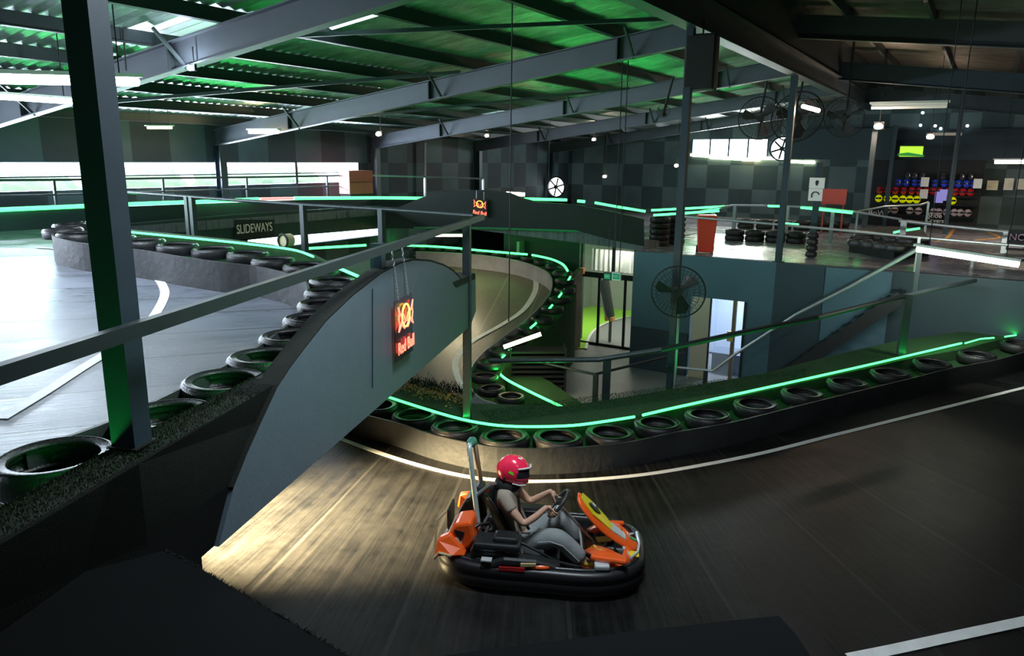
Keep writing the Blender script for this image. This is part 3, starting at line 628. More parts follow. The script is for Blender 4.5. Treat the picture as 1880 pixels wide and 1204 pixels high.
# ------------------------------------------------------------------ neon signs
def neon(t, c, xd, s, plate_m, back=0.02, glow=True):
    xd = Vector(xd).normalized(); zd = Vector((0, 0, 1)); n = xd.cross(zd).normalized()
    P = lambda u, v, d=0.0: c + xd*(u*s) + zd*(v*s) + n*d
    obj('backing_plate', B().plate([P(-.62, -.72, -back), P(.62, -.72, -back), P(.62, .72, -back), P(-.62, .72, -back)], n*-0.012), plate_m, t, world=True)
    r = 0.017*s
    sun = [P(.27*math.cos(a), .30+.27*math.sin(a)) for a in [2*PI*k/24 for k in range(24)]]
    obj('sun_ring', B().tube(sun, r*1.15, 6, closed=True), neony_m, t, world=True)
    bull = [(-.08, .22), (-.16, .34), (-.26, .40), (-.38, .36), (-.44, .46), (-.52, .58), (-.46, .42), (-.50, .28), (-.44, .14), (-.52, .0), (-.40, .08), (-.30, .2), (-.22, .08), (-.12, .0), (-.16, .12), (-.05, .16), (-.08, .22)]
    for sg in (-1, 1):
        obj('charging_bull', B().tube([P(sg*-u, v) for u, v in bull], r, 6), neonr_m, t, world=True)
    o = put_text('Red Bull', 0.42*s, P(0, -.42, 0.0), xd, neonr_m, t, name='lettering', ext=0.006*s, off=0.0, width=1.14*s)
    return P
pm_ = bpy.data.materials.new('smoked_acrylic'); pm_.use_nodes = True
q_ = pm_.node_tree.nodes['Principled BSDF']; q_.inputs['Base Color'].default_value = (0.02, 0.015, 0.015, 1); q_.inputs['Alpha'].default_value = 0.55; q_.inputs['Roughness'].default_value = 0.2
nc = VP(728, 600, EA, EB, -0.0) + EN*0.10
nl = VP(700, 600, EA, EB); nr = VP(752, 600, EA, EB); hs_ = (VP(728, 556, EA, EB).z-VP(728, 646, EA, EB).z)
sN = hs_/1.18
t = thing('neon_sign', 'red neon sign with yellow ring hanging against the arched grey panel', 'neon sign', tuple(nc-Vector((0, 0, 0.3))))
P_ = neon(t, nc, EDIR, sN, pm_)
for u in (-.35, .35):
    a = P_(u, .72, -0.02); b_ = Vector((a.x, a.y, 5.09)); b_ = b_-EN*0.06; pts = []
    N = int((b_-a).length/0.03); cbld = B()
    for k in range(N):
        p = a.lerp(b_, (k+0.5)/N); ax = Vector((1, 0, 0)) if k % 2 else Vector((0, 1, 0))
        cbld.tube([p+Vector((0, 0, .018))*math.cos(q)+ax*0.009*math.sin(q) for q in [2*PI*j/8 for j in range(8)]], 0.003, 5, closed=True)
    obj('chain', cbld, railw_m, t, world=True)
n2 = G2(883, 381, 0)-gn*0.12
hz2 = (G2(883, 367).z-G2(883, 396).z)
t = thing('neon_sign', 'small distant red neon sign glowing before the black humped bridge', 'neon sign', tuple(n2-Vector((0, 0, 0.3))))
P2 = neon(t, n2, gdir, hz2/1.3, black_m)
for u in (-.3, .35): obj('chain', B().tube([P2(u, .7, -0.01), P2(u, 1.35, -0.01)], 0.008), railw_m, t, world=True)

# ================================================================== RAILINGS
def railing(label, top, r, m, posts, mids=(), name='railing', square=False, postw=0.05, group=None):
    """top: list of world points; posts: list of (point on rail, foot z); mids: lists of points"""
    base = min(z for p, z in posts) if posts else top[0].z
    t = thing(name, label, 'railing', (top[0].x, top[0].y, base), 0, group)
    b = B()
    if square:
        for i in range(len(top)-1): b.beam(top[i], top[i+1], r*2, r*2)
    else: b.tube(top, r, 10)
    obj('top_rail', b, m, t, world=True)
    for mm in mids: obj('mid_rail', B().tube(mm, r*0.8, 8), m, t, world=True)
    for p, z in posts: obj('post', B().box((p.x, p.y, (p.z+z)/2), (postw, postw, p.z-z), CR if square else 0), m, t, world=True)
    return t
Er = lambda x, y, off=0: VP(x, y, EA, EB, off)
ps = Er(708, 447); pe = Er(857, 402)
a_ = EA-EDIR*2.2
t = thing('railing', 'long dark square handrail crossing the left foreground to the neon sign', 'railing', (pe.x, pe.y, KB-0.02))
obj('top_rail', B().beam(a_+EN*0.13, EB+EN*0.13, 0.05, 0.07), rail_m, t, world=True)
obj('post', B().box((ps.x-EN.x*.08, ps.y-EN.y*.08, (ps.z+4.7)/2), (0.11, 0.11, ps.z-4.7), CR), steel, t, world=True)
obj('post', B().box(((pe.x, pe.y, (pe.z+KB)/2)), (0.1, 0.1, pe.z-KB), CR), rail_m, t, world=True)
lr = [Er(772, 650), Er(857, 662)]
# second rail from the left in the middle distance
rr = [VP(x, y, PP, PQ, 0.1) for x, y in ((235, 352), (345, 363), (440, 368), (560, 376), (700, 381))]
rail2 = [LD(235, 352, 0.9), LD(345, 363, 0.9)]
ya = lambda x, y, Y=9.6: VY(x, y, Y)
HB = lambda x, y: VP(x, y, Vector((-14, 9.0, 0)), Vector((-6.2, 9.0, 0)))
hb = [HB(x, y) for x, y in ((225, 352), (400, 365), (560, 376), (720, 385), (870, 396))]
railing('dark railing standing behind the hairpin tyres on the upper deck', hb, 0.03, rail_m, [(HB(343, 361), 4.05), (HB(352, 362), 4.05), (HB(556, 376), LDz(-9)), (HB(700, 384), 4.05)], postw=0.09)
# rail before the left windows
wr = [VX(x, y, -16.2) for x, y in ((-60, 331), (120, 330), (300, 327), (480, 325), (640, 322))]
railing('railing running in front of the left window band', wr, 0.025, rail_m, [(VX(x, y, -16.2), LDz(-16.2)) for x, y in ((98, 330), (298, 327), (452, 325), (600, 323))], [[p-Vector((0, 0, 0.3)) for p in wr]], postw=0.05)
br = [VP(x, y, Vector((-16.5, 17, 0)), Vector((-9, 26, 0))) for x, y in ((683, 322), (780, 325), (887, 328))]
railing('pale grey railing right of the red box before the chequered wall', br, 0.03, railw_m, [(br[2], 3.9), (br[1], 3.9)], postw=0.06)
solo('vent_pipe', B().tube([VX(780, 262, -16.8), VX(780, 366, -16.8)], 0.05), railw_m, 'thin vertical pale pipe in front of the chequered wall', 'pipe')

# right side: rails of the lower area and stairs
RA = lambda x, y, z=3.4: Z(x, y, z)
turf_rail = [Z(900, 662, 2.2), Z(1100, 660, 2.6), Z(1215, 642, 3.0), Z(1360, 611, 3.2), Z(1500, 583, 3.35), Z(1640, 548, 3.45), Z(1790, 515, 3.55)]
rp_ = [(Z(1112, 660, 2.62), KB-0.3), (Z(1672, 540, 3.47), KB-0.05), (Z(1797, 515, 3.55), KB-0.05)]
t = thing('railing', 'long dark handrail beyond the turf rising toward the right', 'railing', tuple(Vector((rp_[0][0].x, rp_[0][0].y, G))))
obj('top_rail', B().tube(turf_rail, 0.045, 8), rail_m, t, world=True)
for (px_, py0, py1) in ((1115, 660, 752), (1668, 540, 622), (1790, 505, 578)):
    a = Z(px_, py0, 2.62 if px_ < 1200 else 3.5); d = ray(px_-4, py1); tt_ = (Vector((a.x, a.y, 0))-CAM).xy.length/d.xy.length; f_ = CAM+d*tt_
    obj('post', B().box((a.x, a.y, (a.z+min(f_.z, KB))/2), (0.13, 0.13, a.z-min(f_.z, KB)), CR), rail_m if px_ < 1700 else railw_m, t, world=True)
vr = [Z(1035, 672, 1.3), Z(1090, 686, 1.25), Z(1140, 650, 1.9)]
vb = Z(1092, 745, G)
t = thing('railing', 'bent dark guard rail in front of the glass doors', 'railing', tuple(vb))
vr0 = [VY(x, y, vb.y) for x, y in ((960, 658), (1092, 687))]; vr1 = [VY(1092, 687, vb.y), Vector((vb.x+1.2, vb.y+2.5, VY(1092, 687, vb.y).z+0.15))]
obj('top_rail', B().tube([vr0[0], vr0[1], vr1[1]], 0.035), rail_m, t, world=True)
obj('post', B().box((vb.x, vb.y, (G+vr0[1].z)/2), (0.1, 0.1, vr0[1].z-G)), rail_m, t, world=True)
# stair with its handrail along the lower wall
SY = 18.0
sa = VY(1690, 457, SY); sb = VY(1300, 676, SY); 
t = thing('staircase', 'dark steel staircase climbing right along the lower wall', 'stairs', (sb.x, SY, G))
s1 = Vector((1.3, SY, UF-0.05)); s0_ = Vector((VY(1395, 712, SY).x, SY, G)); 
s1 = VY(1655, 545, SY); s1.z = min(s1.z, UF)
for yy in (SY, SY+0.75): obj('stringer', B().beam((s0_.x, yy, s0_.z+0.12), (s1.x, yy, s1.z), 0.04, 0.28), black_m, t, world=True)
NS = 12
for k in range(NS):
    f_ = (k+0.5)/NS; x = s0_.x+(s1.x-s0_.x)*f_; z = s0_.z+0.1+(s1.z-s0_.z)*f_
    obj('tread', B().box((x, SY+0.375, z+0.05), (0.27, 0.72, 0.03)), steel, t, world=True)
hr = [VY(1225, 672, SY-0.3), VY(1309, 681, SY-0.3), VY(1350, 650, SY-0.3), VY(1460, 578, SY-0.3), VY(1560, 527, SY-0.3), VY(1690, 455, SY-0.3)]
obj('handrail', B().tube(hr, 0.035), railw_m, t, world=True)
obj('handrail', B().tube([p+Vector((0, 0.9, 0)) for p in hr[2:]], 0.03), rail_m, t, world=True)
for k, (x, y) in enumerate(((1296, 680), (1690, 456))):
    p = VY(x, y, SY-0.3); zf_ = G if k == 0 else UF-0.3
    obj('post', B().box((p.x, p.y, (p.z+zf_)/2), (0.09, 0.09, p.z-zf_)), rail_m, t, world=True)
# railing at the edge of the right upper floor
fr_ = [VY(x, y, 18.95) for x, y in ((1250, 397), (1415, 411), (1540, 422), (1688, 436), (1880, 452))]
t = railing('light steel railing along the edge of the right upper floor', fr_, 0.03, railw_m, [(VY(x, y, 18.95), UF) for x, y in ((1252, 397), (1688, 436))], postw=0.06)
Yb = 24.5
gr_ = [VY(x, y, Yb) for x, y in ((1255, 394), (1345, 377), (1430, 378), (1500, 381), (1565, 388), (1655, 403))]
t = railing('railing with pale top rail behind the red bin', gr_, 0.035, railw_m, [(VY(x, y, Yb), UF) for x, y in ((1310, 384), (1350, 377), (1447, 379), (1530, 385))], postw=0.1)
rr_ = [VY(x, y, 22.0) for x, y in ((1650, 405), (1740, 415), (1830, 424), (1960, 437))]
t = railing('grey steel railing at far right before the orange floor lines', rr_, 0.045, railw_m, [(VY(1660, 406, 22), UF), (VY(1848, 426, 22), UF)], postw=0.14)
rr2 = [VY(x, y, 26.0) for x, y in ((1575, 388), (1625, 379), (1690, 376), (1705, 371))]
railing('short pale handrail in front of the helmet racks', rr2, 0.03, railw_m, [(rr2[3], UF), (rr2[0], UF)], postw=0.06)

# ================================================================== LED STRIPS (each strip is also the lamp it is)
def led(pts, label, r=0.014, power=0.0, aim=(0, 0, 1)):
    o = solo('led_strip', B().tube(pts, r, 6), led_m, label, 'light strip')
    if power:
        for i in range(0, len(pts)-1, max(1, (len(pts)-1)//3)):
            j = min(len(pts)-1, i+max(1, (len(pts)-1)//3)); a, b_ = pts[i], pts[j]; L = (b_-a).length
            if L < 0.3: continue
            l = bpy.data.lights.new('led_glow', 'AREA'); l.shape = 'RECTANGLE'; l.size = L; l.size_y = 0.03; l.energy = power*L; l.color = (0.02, 1.0, 0.14)
            lo = bpy.data.objects.new('led_glow', l); C.objects.link(lo); x = (b_-a).normalized(); zz = -Vector(aim).normalized(); zz = (zz-x*zz.dot(x)).normalized(); y = zz.cross(x)
            lo.matrix_world = Matrix.Translation((a+b_)/2-zz*(r+0.004)) @ Matrix((x, y, zz)).transposed().to_4x4()
    return o
kl = lambda x, y: Z(x, y, KB+0.03)
nl_ = [p-EN*0.28 for p in (Epl(0.2), Epl(1.5), Epl(2.2), Epl(3.2), Epl(4.0), Epl(4.8))]
led([Vector((p.x, p.y, 4.35)) for p in nl_], 'green light strip tucked between the near deck tyres and the dark grass', 0.014, 3, (-0.5, 0, 1))
led(spline([kl(*p) for p in ((705, 726), (760, 744), (830, 765), (880, 776), (930, 782), (990, 783), (1050, 781), (1100, 775), (1165, 765))], 3), 'green light strip curving behind the tyres beside the leaves', 0.02, 3.2, (0, 0, 1))
led(spline([kl(*p) for p in ((1180, 762), (1240, 748), (1400, 713), (1580, 673), (1765, 630))], 3), 'long straight green light strip along the right turf edge', 0.02, 3.2, (0, 0, 1))
led([kl(*p) for p in ((1772, 630), (1800, 622), (1825, 620))], 'short kinked green light strip near the right edge', 0.016)
led([kl(*p) for p in ((1845, 618), (1880, 613), (1930, 607))], 'green light strip cut off by the right edge of the picture', 0.016, 4)
ll = lambda x, y: Z(x, y, 1.0)
led(spline([ll(*p) for p in ((906, 672), (925, 693), (965, 715), (1032, 747))], 4), 'green light strip on the turf above the two lowest loop tyres', 0.03, 16, (0, 0, 1))
led(spline([LD(*p, 0.47) for p in ((238, 426), (330, 435), (420, 444), (500, 453), (545, 460), (575, 471))], 4), 'green light strip along the far side of the hairpin tyres', 0.017, 8, (0.2, -0.2, 1))
led([LD(605, 485, 0.47), LD(657, 507, 0.47)], 'short green light strip just left of the arched panel top', 0.02, 12)
led([LD(-80, 389, 0.4), LD(20, 384, 0.4), LD(160, 378, 0.4)], 'green light strip at far left below the windows', 0.04, 9, (0.5, 0, 1))
led([LD(232, 375, 0.4), LD(340, 371, 0.4)], 'green light strip right of the big column below the windows', 0.04, 9, (0.5, 0, 1))
led([LD(352, 371, 0.4), LD(475, 365, 0.4)], 'green light strip below the middle left windows', 0.04, 9, (0.5, 0, 1))
led([LD(540, 364, 0.3), LD(690, 363, 0.2), LD(795, 364, 0.2)], 'green light strip in front of the red box', 0.045, 0, (0.3, -0.3, 1))
solo('light_strip_red', B().tube([LD(478, 365, 0.34), LD(538, 364, 0.3)], 0.035, 6), mat('red_led', (1, 0.1, 0.1), 0.5, emit=(1.0, 0.12, 0.1), est=3), 'short red piece between the green strips left of the red box', 'light strip')
ul = lambda x, y: Z(x, y, UF+0.62)
led([G2(x, y, 0.3) for x, y in ((963, 365), (1041, 367))], 'green light strip on top of the humped bridge', 0.04, 9, (0, -0.2, 1))
led([G2(x, y, 0.3) for x, y in ((1060, 369), (1074, 370))], 'tiny green light piece on top of the humped bridge', 0.04)
led([G2(x, y, 0.3) for x, y in ((1092, 372), (1130, 379), (1185, 388))], 'sloping green light strip at the right end of the humped bridge', 0.035, 9, (0, -0.2, 1))
led([VY(x, y, 25.5) for x, y in ((1196, 386), (1330, 379))], 'green light strip behind the tall pole near the red bin', 0.04, 7)
led([VY(x, y, 24.44) for x, y in ((1200, 395), (1320, 387))], 'lower green light strip behind the tall pole near the red bin', 0.04, 7)
led([VY(x, y, 24.44) for x, y in ((1410, 378), (1440, 379))], 'small green light piece beside the slim dark pole', 0.035)
led([VY(x, y, 24.44) for x, y in ((1470, 381), (1565, 391))], 'green light strip on the railing left of the helmet racks', 0.035, 6)
led([VY(x, y, 22.2) for x, y in ((1430, 411), (1466, 414))], 'dim green light piece on the floor behind the sign post', 0.06)
led([VY(x, y, 21.8) for x, y in ((1572, 441), (1594, 431))], 'short slanted green light on the tyre island', 0.03)
led([VY(x, y, 22.5) for x, y in ((1640, 427), (1658, 423))], 'short green light at the middle of the tyre island', 0.03)
led([VY(x, y, 22.8) for x, y in ((1662, 423), (1689, 419))], 'short green light at the right end of the tyre island', 0.03)
lo1 = lambda x, y: RZ(x, y, 0.6)
led(spline([Z(*p, 3.4) for p in ((565, 456), (620, 453), (672, 450))], 3), 'green light strip seen below the parapet left of the rail post', 0.035, 3)
led(spline([lo1(*p) for p in ((718, 450), (790, 452), (845, 456), (863, 458), (920, 463), (968, 467))], 3), 'green light strip arching over the sunken loop', 0.035, 2.5)
led(spline([lo1(*p) for p in ((977, 468), (1010, 475), (1033, 485), (1042, 497))], 3), 'green light strip at the far bend of the sunken loop', 0.035, 2.5)
for i, pp in enumerate((((1047, 508), (1041, 519)), ((1036, 532), (1026, 545)), ((1014, 560), (1004, 572)), ((990, 588), (974, 602)), ((938, 641), (922, 656)))):
    led([RZ(x, y, .46) for x, y in pp], 'short green strip piece and glint beside the sunken loop tyres, %s from the far bend' % ORD[i], 0.03, 8, (-.3, -.2, 1))  # short pieces also stand in for the strip's reflections on the tyres

# ================================================================== LAMPS
def tubelight(a, b_, r, m, label, housing=True, power=0, aim=(0, 0, -1), col=(1, 1, 1), hang=False):
    a = Vector(a); b_ = Vector(b_); t = thing('tube_light', label, 'light', tuple((a+b_)/2))
    obj('tube', B().tube([a, b_], r, 10), m, t, world=True)
    if housing: obj('housing', B().beam(a-(b_-a).normalized()*0.05+Vector((0, 0, r*1.3)), b_+(b_-a).normalized()*0.05+Vector((0, 0, r*1.3)), r*2.6, r*0.8), white_m, t, world=True)
    if hang:
        for k in (.12, .88):
            p = a.lerp(b_, k); obj('hanging_wire', B().tube([p+Vector((0, 0, r*1.5)), Vector((p.x, p.y, (roofL(p.x) if p.x < GX else roofR(p.x))-.03))], .008, 5), black_m, t, world=True)
    if power:
        L = (b_-a).length; l = bpy.data.lights.new('tube_glow', 'AREA'); l.shape = 'RECTANGLE'; l.size = L; l.size_y = r*1.6; l.energy = power; l.color = col
        lo = bpy.data.objects.new('tube_glow', l); C.objects.link(lo); x = (b_-a).normalized(); zz = -Vector(aim).normalized(); zz = (zz-x*zz.dot(x)).normalized(); y = zz.cross(x)
        lo.matrix_world = Matrix.Translation((a+b_)/2-zz*(r+0.003)) @ Matrix((x, y, zz)).transposed().to_4x4()
    return t
COOL = (0.75, 0.87, 1.0)
tubelight(VX(-60, 143, -9), VX(252, 150, -9), 0.055, tube_m, 'upper of the two bright white tubes at top left', True, 90, (0, 0, -1), COOL, True)
tubelight(VX(-80, 172, -10.5), VX(142, 187, -10.5), 0.035, tube_m, 'lower of the two bright white tubes at top left', True, 60, (0, 0, -1), COOL, True)
tubelight(VX(271, 234, -15.5), VX(315, 234, -15.5), 0.03, tubew_m, 'short yellow tube hanging above the left windows', True, 8, (0, 0, -1), (1, .8, .45), True)
tubelight(VY(458, 242, 12.6), VY(510, 242, 12.6), 0.045, tubew_m, 'yellow tube fixed under the long middle rafter', True, 25, (0, -1, 0.3), (1, .75, .4))
tubelight(Z(925, 637, 1.75), Z(993, 613, 2.05), 0.045, tubew_m, 'warm slanted tube above the sunken loop tyres', False, 12, (0.2, -0.2, -1), (1, .8, .45))
tubelight(VY(1684, 457, 15.5), VY(1870, 485, 15.0), 0.055, tube_m if False else mat('white_tube_right', (1, 1, .95), 0.5, emit=(0.95, 1.0, 0.85), est=12), 'large bright tube hanging over the right turf', True, 90, (0.3, 1.0, -.15), (0.95, 1, .9), True)
tubelight(VY(1600, 196, 26), VY(1740, 193, 26), 0.08, mat('dim_tube', (0.5, 0.5, 0.48), 0.5, emit=(0.5, 0.5, 0.45), est=0.3), 'unlit grey tube hanging above the helmet racks', True, hang=True)
tubelight(VY(1826, 297, 28), VY(1960, 297, 28), 0.06, mat('peach_tube', (1, .9, .8), 0.5, emit=(1, .85, .62), est=9), 'bright tube above the parked karts at the right edge', True, 60, (0, .2, -1), (1, .85, .65), True)
tubelight(VY(1712, 246, 31), VY(1766, 246, 31), 0.05, mat('dim_tube2', (0.3, 0.3, 0.28), 0.5, emit=(0.4, 0.35, 0.28), est=0.3), 'dim thin tube over the television', False)
for i, (x0, x1, y0, y1, mm) in enumerate(((1268, 1303, 284, 287, tubey_m), (1304, 1362, 289, 292, tubey_m), (1363, 1395, 293, 293, tubew_m), (1396, 1428, 290, 291, tubey_m), (1440, 1496, 296, 298, tubey_m))):
    tubelight(VY(x0, y0, 32.93), VY(x1, y1, 32.93), 0.06, mm, ['leftmost strip lamp under the back windows', 'second strip lamp under the back windows', 'orange strip lamp under the back windows', 'strip lamp left of the round exhaust fan', 'strip lamp right of the slim dark pole on the back wall'][i], False, 8, (0, -1, -0.5), (1, 1, .7))
tubelight(G2(930, 355, 0.5), G2(963, 357, 0.5), 0.05, tubew_m, 'small warm strip lamp on the right slope of the humped bridge', False)
tubelight(VY(1474, 195, 20), VY(1503, 203, 19.6), 0.05, mat('orange_white', (1, .8, .7), 0.5, emit=(1, .62, .45), est=14), 'short orange tube in front of the right fans', False, 12, (0, -1, -1), (1, .65, .45))
def flood(p, m, label, r=0.07, power=0, col=(1, .8, .6)):
    t = thing('floodlight', label, 'light', tuple(p))
    obj('lens', B().ell((0, -r*0.2, 0), (r, r*0.6, r*0.7), 14, 8), m, t, smooth=True)
    obj('housing', B().box((0, r*0.8, r*0.2), (r*2.2, r*0.8, r*1.7)), black_m, t)
    zt = (raf_z(p[0])+.25 if p[0] < GX else roofR(p[0]))-.02-p[2]
    obj('bracket', B().tube([(0, r*1.1, r*1.0), (0, r*1.1, max(zt, r*3))], .01), black_m, t)
    if power: point('floodlight_glow', (p[0], p[1]-r*1.2, p[2]), power, col, r*0.5)
flood(VY(350, 125, 6.9), star_m, 'small glaring white floodlight under the big near rafter', 0.05, 25, (0.75, 0.85, 1))
for i, (x, y, Y, l) in enumerate(((695, 246, 15.0, 'tiny warm lamp beside the far rafter above the red box'), (745, 208, 18.6, 'tiny warm lamp above the middle rafter'), (894, 249, 23.5, 'tiny warm lamp above the small neon sign'), (1090, 256, 27, 'tiny warm lamp left of the tall slim pole'), (1110, 324, 27, 'small lamp low on the dark chequered wall'), (1242, 304, 26, 'small lamp touching the left side of the tall pole'))):
    flood(VY(x, y, Y), bulb_m, l, 0.075, 6)
flood(VY(1613, 232, 26), bulbp_m, 'bright orange white lamp on top of the right pole', 0.13, 70, (1, .75, .55))
flood(VY(1708, 251, 30), bulbp_m, 'bright lamp above the green television', 0.12, 30, (1, .75, .55))
for i, (x, y) in enumerate(((1690, 230), (1717, 231), (1776, 231), (1694, 207), (1727, 236))):
    solo('small_lamp', B().ell(tuple(VY(x, y, 32.52)), (0.05, 0.05, 0.05), 10, 6), bulb_m if False else mat('small_white', (1, 1, 1), 0.5, emit=(.8, .95, 1), est=8), ['tiny white lamp left of the television tube', 'upper of two tiny white lamps over the racks', 'rightmost tiny white lamp over the racks', 'highest tiny white lamp over the racks', 'lower of two tiny white lamps over the racks'][i], 'light')
for i, (x, y) in enumerate(((-2.5, 4.7), (1.6, 2.6))):  # unseen tubes added to brighten the kart and the near platform
    tubelight((x-.75, y+.35, 7.9), (x+.75, y-.35, 7.9), 0.05, tube_m, ['added unseen tube light hung from the roof above the kart', 'added unseen tube light hung from the roof above the near platform'][i], True, (190, 14)[i], (0, 0, -1), (.8, .92, 1))
    for sx in (-.6, .6): solo('hanging_cable', B().tube([(x+sx, y-sx*.46, 7.97), (x+sx, y-sx*.46, roofR(x+sx)-.02)], .006, 5), black_m, ['%s wire holding the added tube light over the kart', '%s wire holding the added tube light over the near platform'][i] % ('left' if sx < 0 else 'right'), 'cable')
tubelight(G2(770, 432, 1.2), G2(850, 432, 1.2), 0.04, tubew_m, 'added hidden warm tube under the humped bridge above the sunken loop', True, 55, (0, -.25, -1), (1, .86, .55))  # unseen tube added to warm the floor of the sunken loop
tubelight((-11.6, 15.2, 5.3), (-11.0, 16.1, 5.3), 0.04, tubew_m, 'warm tube hung from the roof above the sunken loop', True, 0, (0, 0, -1), (1, .86, .55), True) if False else None
# warm work light under the deck, throwing out across the brown track
wl = Epl(5.0)-EN*3.1; wl.z = 3.45
t = thing('work_light', 'warm floodlight under the left deck lighting the brown track', 'light', tuple(wl))
obj('housing', B().box((0, 0, 0.03), (0.3, 0.2, 0.08)), black_m, t); obj('lens', B().box((0.05, 0, -0.02), (0.2, 0.12, 0.02)), tubew_m, t); obj('hanger', B().tube([(0, 0, .05), (0, 0, .45)], .012), black_m, t)
spot('work_light_glow', tuple(wl+Vector((0.02, 0, -0.07))), tuple(Z(470, 960, KT)), 36000, (1.0, 0.76, 0.40), 70, 1.0, 0.1)

# ================================================================== WINDOWS
for k, y in enumerate([-1.5, 1.1, 4.0, 7.03, 10.0, 12.95, 15.6]):
    t = tag(obj('window_%d' % (k+1), B().box((LW+0.0, y+0.0, (ZS+ZH)/2), (0.05, 0.09, ZH-ZS)), steel), kind='structure')
    obj('frame_rail', B().box((LW+0.01, y+1.4, ZS+0.29), (0.03, 2.9, 0.03)), steel, t, world=False).location = -t.location if False else (0, 0, 0)
for o in [x for x in bpy.data.objects if x.name.startswith('frame_rail')]:
    o.location = -o.parent.location
gl = B().box((LW-0.02, 7, (ZS+ZH)/2), (0.01, 22.4, ZH-ZS)); 
mesh_m = glass_m
tag(obj('window_8', gl, glass_m), kind='structure')
b = B(); wdt = (WX[1]-WX[0])/4
for k in range(5): b.box((WX[0]+k*wdt, LB+0.02, (WZ[0]+WZ[1])/2), (0.07, 0.05, WZ[1]-WZ[0]))
t = tag(obj('window_9', b, steel), kind='structure')
# outside: hedge and pale sheds
hm = mat('hedge_leaf', (0.16, 0.3, 0.07), 0.8, 0, 0.5, 5, 0.8, 10)
def bush(p, sx, sy, sz, seed):
    b = B(); b.ell(p, (sx, sy, sz), 30, 18); 
    for v in b.v:
        d = (v-Vector(p)); n = noise.noise(v*1.7+Vector((seed, 0, 0)))*0.35+noise.noise(v*5)*0.18; v += d*n
    return b
for i, (y, z) in enumerate(((9.5, 5.1), (12.5, 5.2), (15.2, 5.15), (17.6, 5.2))):
    solo('hedge', bush((LW-2.6, y, z-0.25), 0.7, 1.3, 0.62, i*3.1), hm, 'sunlit green shrub outside the left windows, %s from the big column' % ORD[i], 'shrub', 'shrubs outside the left windows')

# ================================================================== EXHAUST FANS, CAGE FANS
def exhaust(c, r, label):
    t = thing('exhaust_fan', label, 'fan', tuple(c-Vector((0, 0, r))))
    obj('opening', B().lathe([(0.02, 0), (r, 0)], 28, R=Matrix.Rotation(PI/2, 3, 'X'), c=c+Vector((0, -0.02, 0))), mat('day_lit_panel', (1, 1, 1), 0.5, emit=(0.9, 0.97, 1.0), est=3.2), t, world=True)
    b = B().lathe([(r, -0.06), (r*1.12, -0.06), (r*1.12, 0.06), (r, 0.06)], 28, R=Matrix.Rotation(PI/2, 3, 'X'), c=c+Vector((0, -0.1, 0)), close=True); obj('ring', b, black_m, t, world=True)
    for k in range(6):
        a = k*PI/3+0.3; d = Vector((math.cos(a), 0, math.sin(a))); obj('blade', B().beam(c+Vector((0, -0.1, 0)), c+d*r*0.95+Vector((0, -0.1, 0)), r*0.16, 0.02, (0.3, 1, 0.2)), black_m, t, world=True)
    obj('hub', B().lathe([(0.001, -.05), (r*.2, -.05), (r*.2, .05), (0.001, .05)], 16, R=Matrix.Rotation(PI/2, 3, 'X'), c=c+Vector((0, -0.13, 0))), black_m, t, world=True)
exhaust(VY(1023, 343, 30.5), 0.42, 'bright round exhaust fan low on the back wall behind the humped bridge')
exhaust(VY(1437, 273, LB-0.1), 0.45, 'bright round exhaust fan behind the slim dark pole')
def cagefan(c, r, face, label, pole=None, tilt=0):
    """cage fan: two domed wire grilles, blades, motor"""
    t = thing('cage_fan', label, 'fan', tuple(c)); f_ = Vector(face).normalized(); x = Vector((0, 0, 1)).cross(f_).normalized(); z = f_.cross(x); R = Matrix((x, z, f_)).transposed(); W = lambda a, rr, d: c + x*(math.cos(a)*rr)+z*(math.sin(a)*rr)+f_*d
    for nm, sg in (('front_grille', 1), ('rear_grille', -1)):
        b = B(); 
        for k in range(36):
            a = 2*PI*k/36; b.tube([W(a, r*.12, sg*.13*r*2), W(a+.1, r*.6, sg*.11*r*2), W(a+.16, r*.95, sg*.04*r*2), W(a+.17, r, 0)], r*0.007, 4)
        for rr, d in ((.35, .12), (.6, .11), (.8, .08)): b.tube([W(2*PI*k/36, r*rr, sg*d*r*2) for k in range(36)], r*0.008, 4, closed=True)
        obj(nm, b, black_m, t, world=True)
    obj('rim', B().tube([W(2*PI*k/40, r, 0) for k in range(40)], r*0.03, 6, closed=True), black_m, t, world=True)
    for k in range(3):
        a = 2*PI*k/3+.4; b = B().add([W(a, r*.1, .03), W(a+.1, r*.85, .06), W(a+.5, r*.88, 0), W(a+.8, r*.7, -.06), W(a+.9, r*.15, -.03)], [(0, 1, 2, 3, 4)]); obj('blade', b, mat('fan_blade', (.03, .035, .04), .4, .3), t, world=True)
    obj('motor', B().tube([c-f_*r*.45, c+f_*r*.1], r*.17, 14), black_m, t, world=True)
    if pole is not None: obj('bracket', B().tube([c-f_*r*.35, pole], 0.03), black_m, t, world=True)
    return t
fc = VY(1245, 536, 11.35)
cagefan(fc, (VY(1293, 536, 11.35)-fc).length, (0.25, -1, -0.12), 'large black cage fan on the tall slim pole above the lower doorway', Vector((GX, 11.6, fc.z)))
for i, (x, y, r, fa) in enumerate(((1396, 217, 40, (0.3, -1, -.3)), (1464, 215, 50, (0.6, -1, -.5)), (1549, 216, 40, (-0.2, -1, -.3)))):
    c = VY(x, y, 20.5+i*0.6); rr = (VY(x+r, y, 20.5+i*.6)-c).length
    cagefan(c, rr, fa, ['dark cage fan hanging left of the slim dark pole near the ceiling', 'dark cage fan hanging right of the slim dark pole by the orange tube', 'rightmost dark cage fan hanging near the ceiling'][i], Vector((c.x, c.y+.4, (raf_z(c.x)+.3 if c.x < GX else roofR(c.x)-.05))))
wf_ = VY(1218, 203, 17.5)
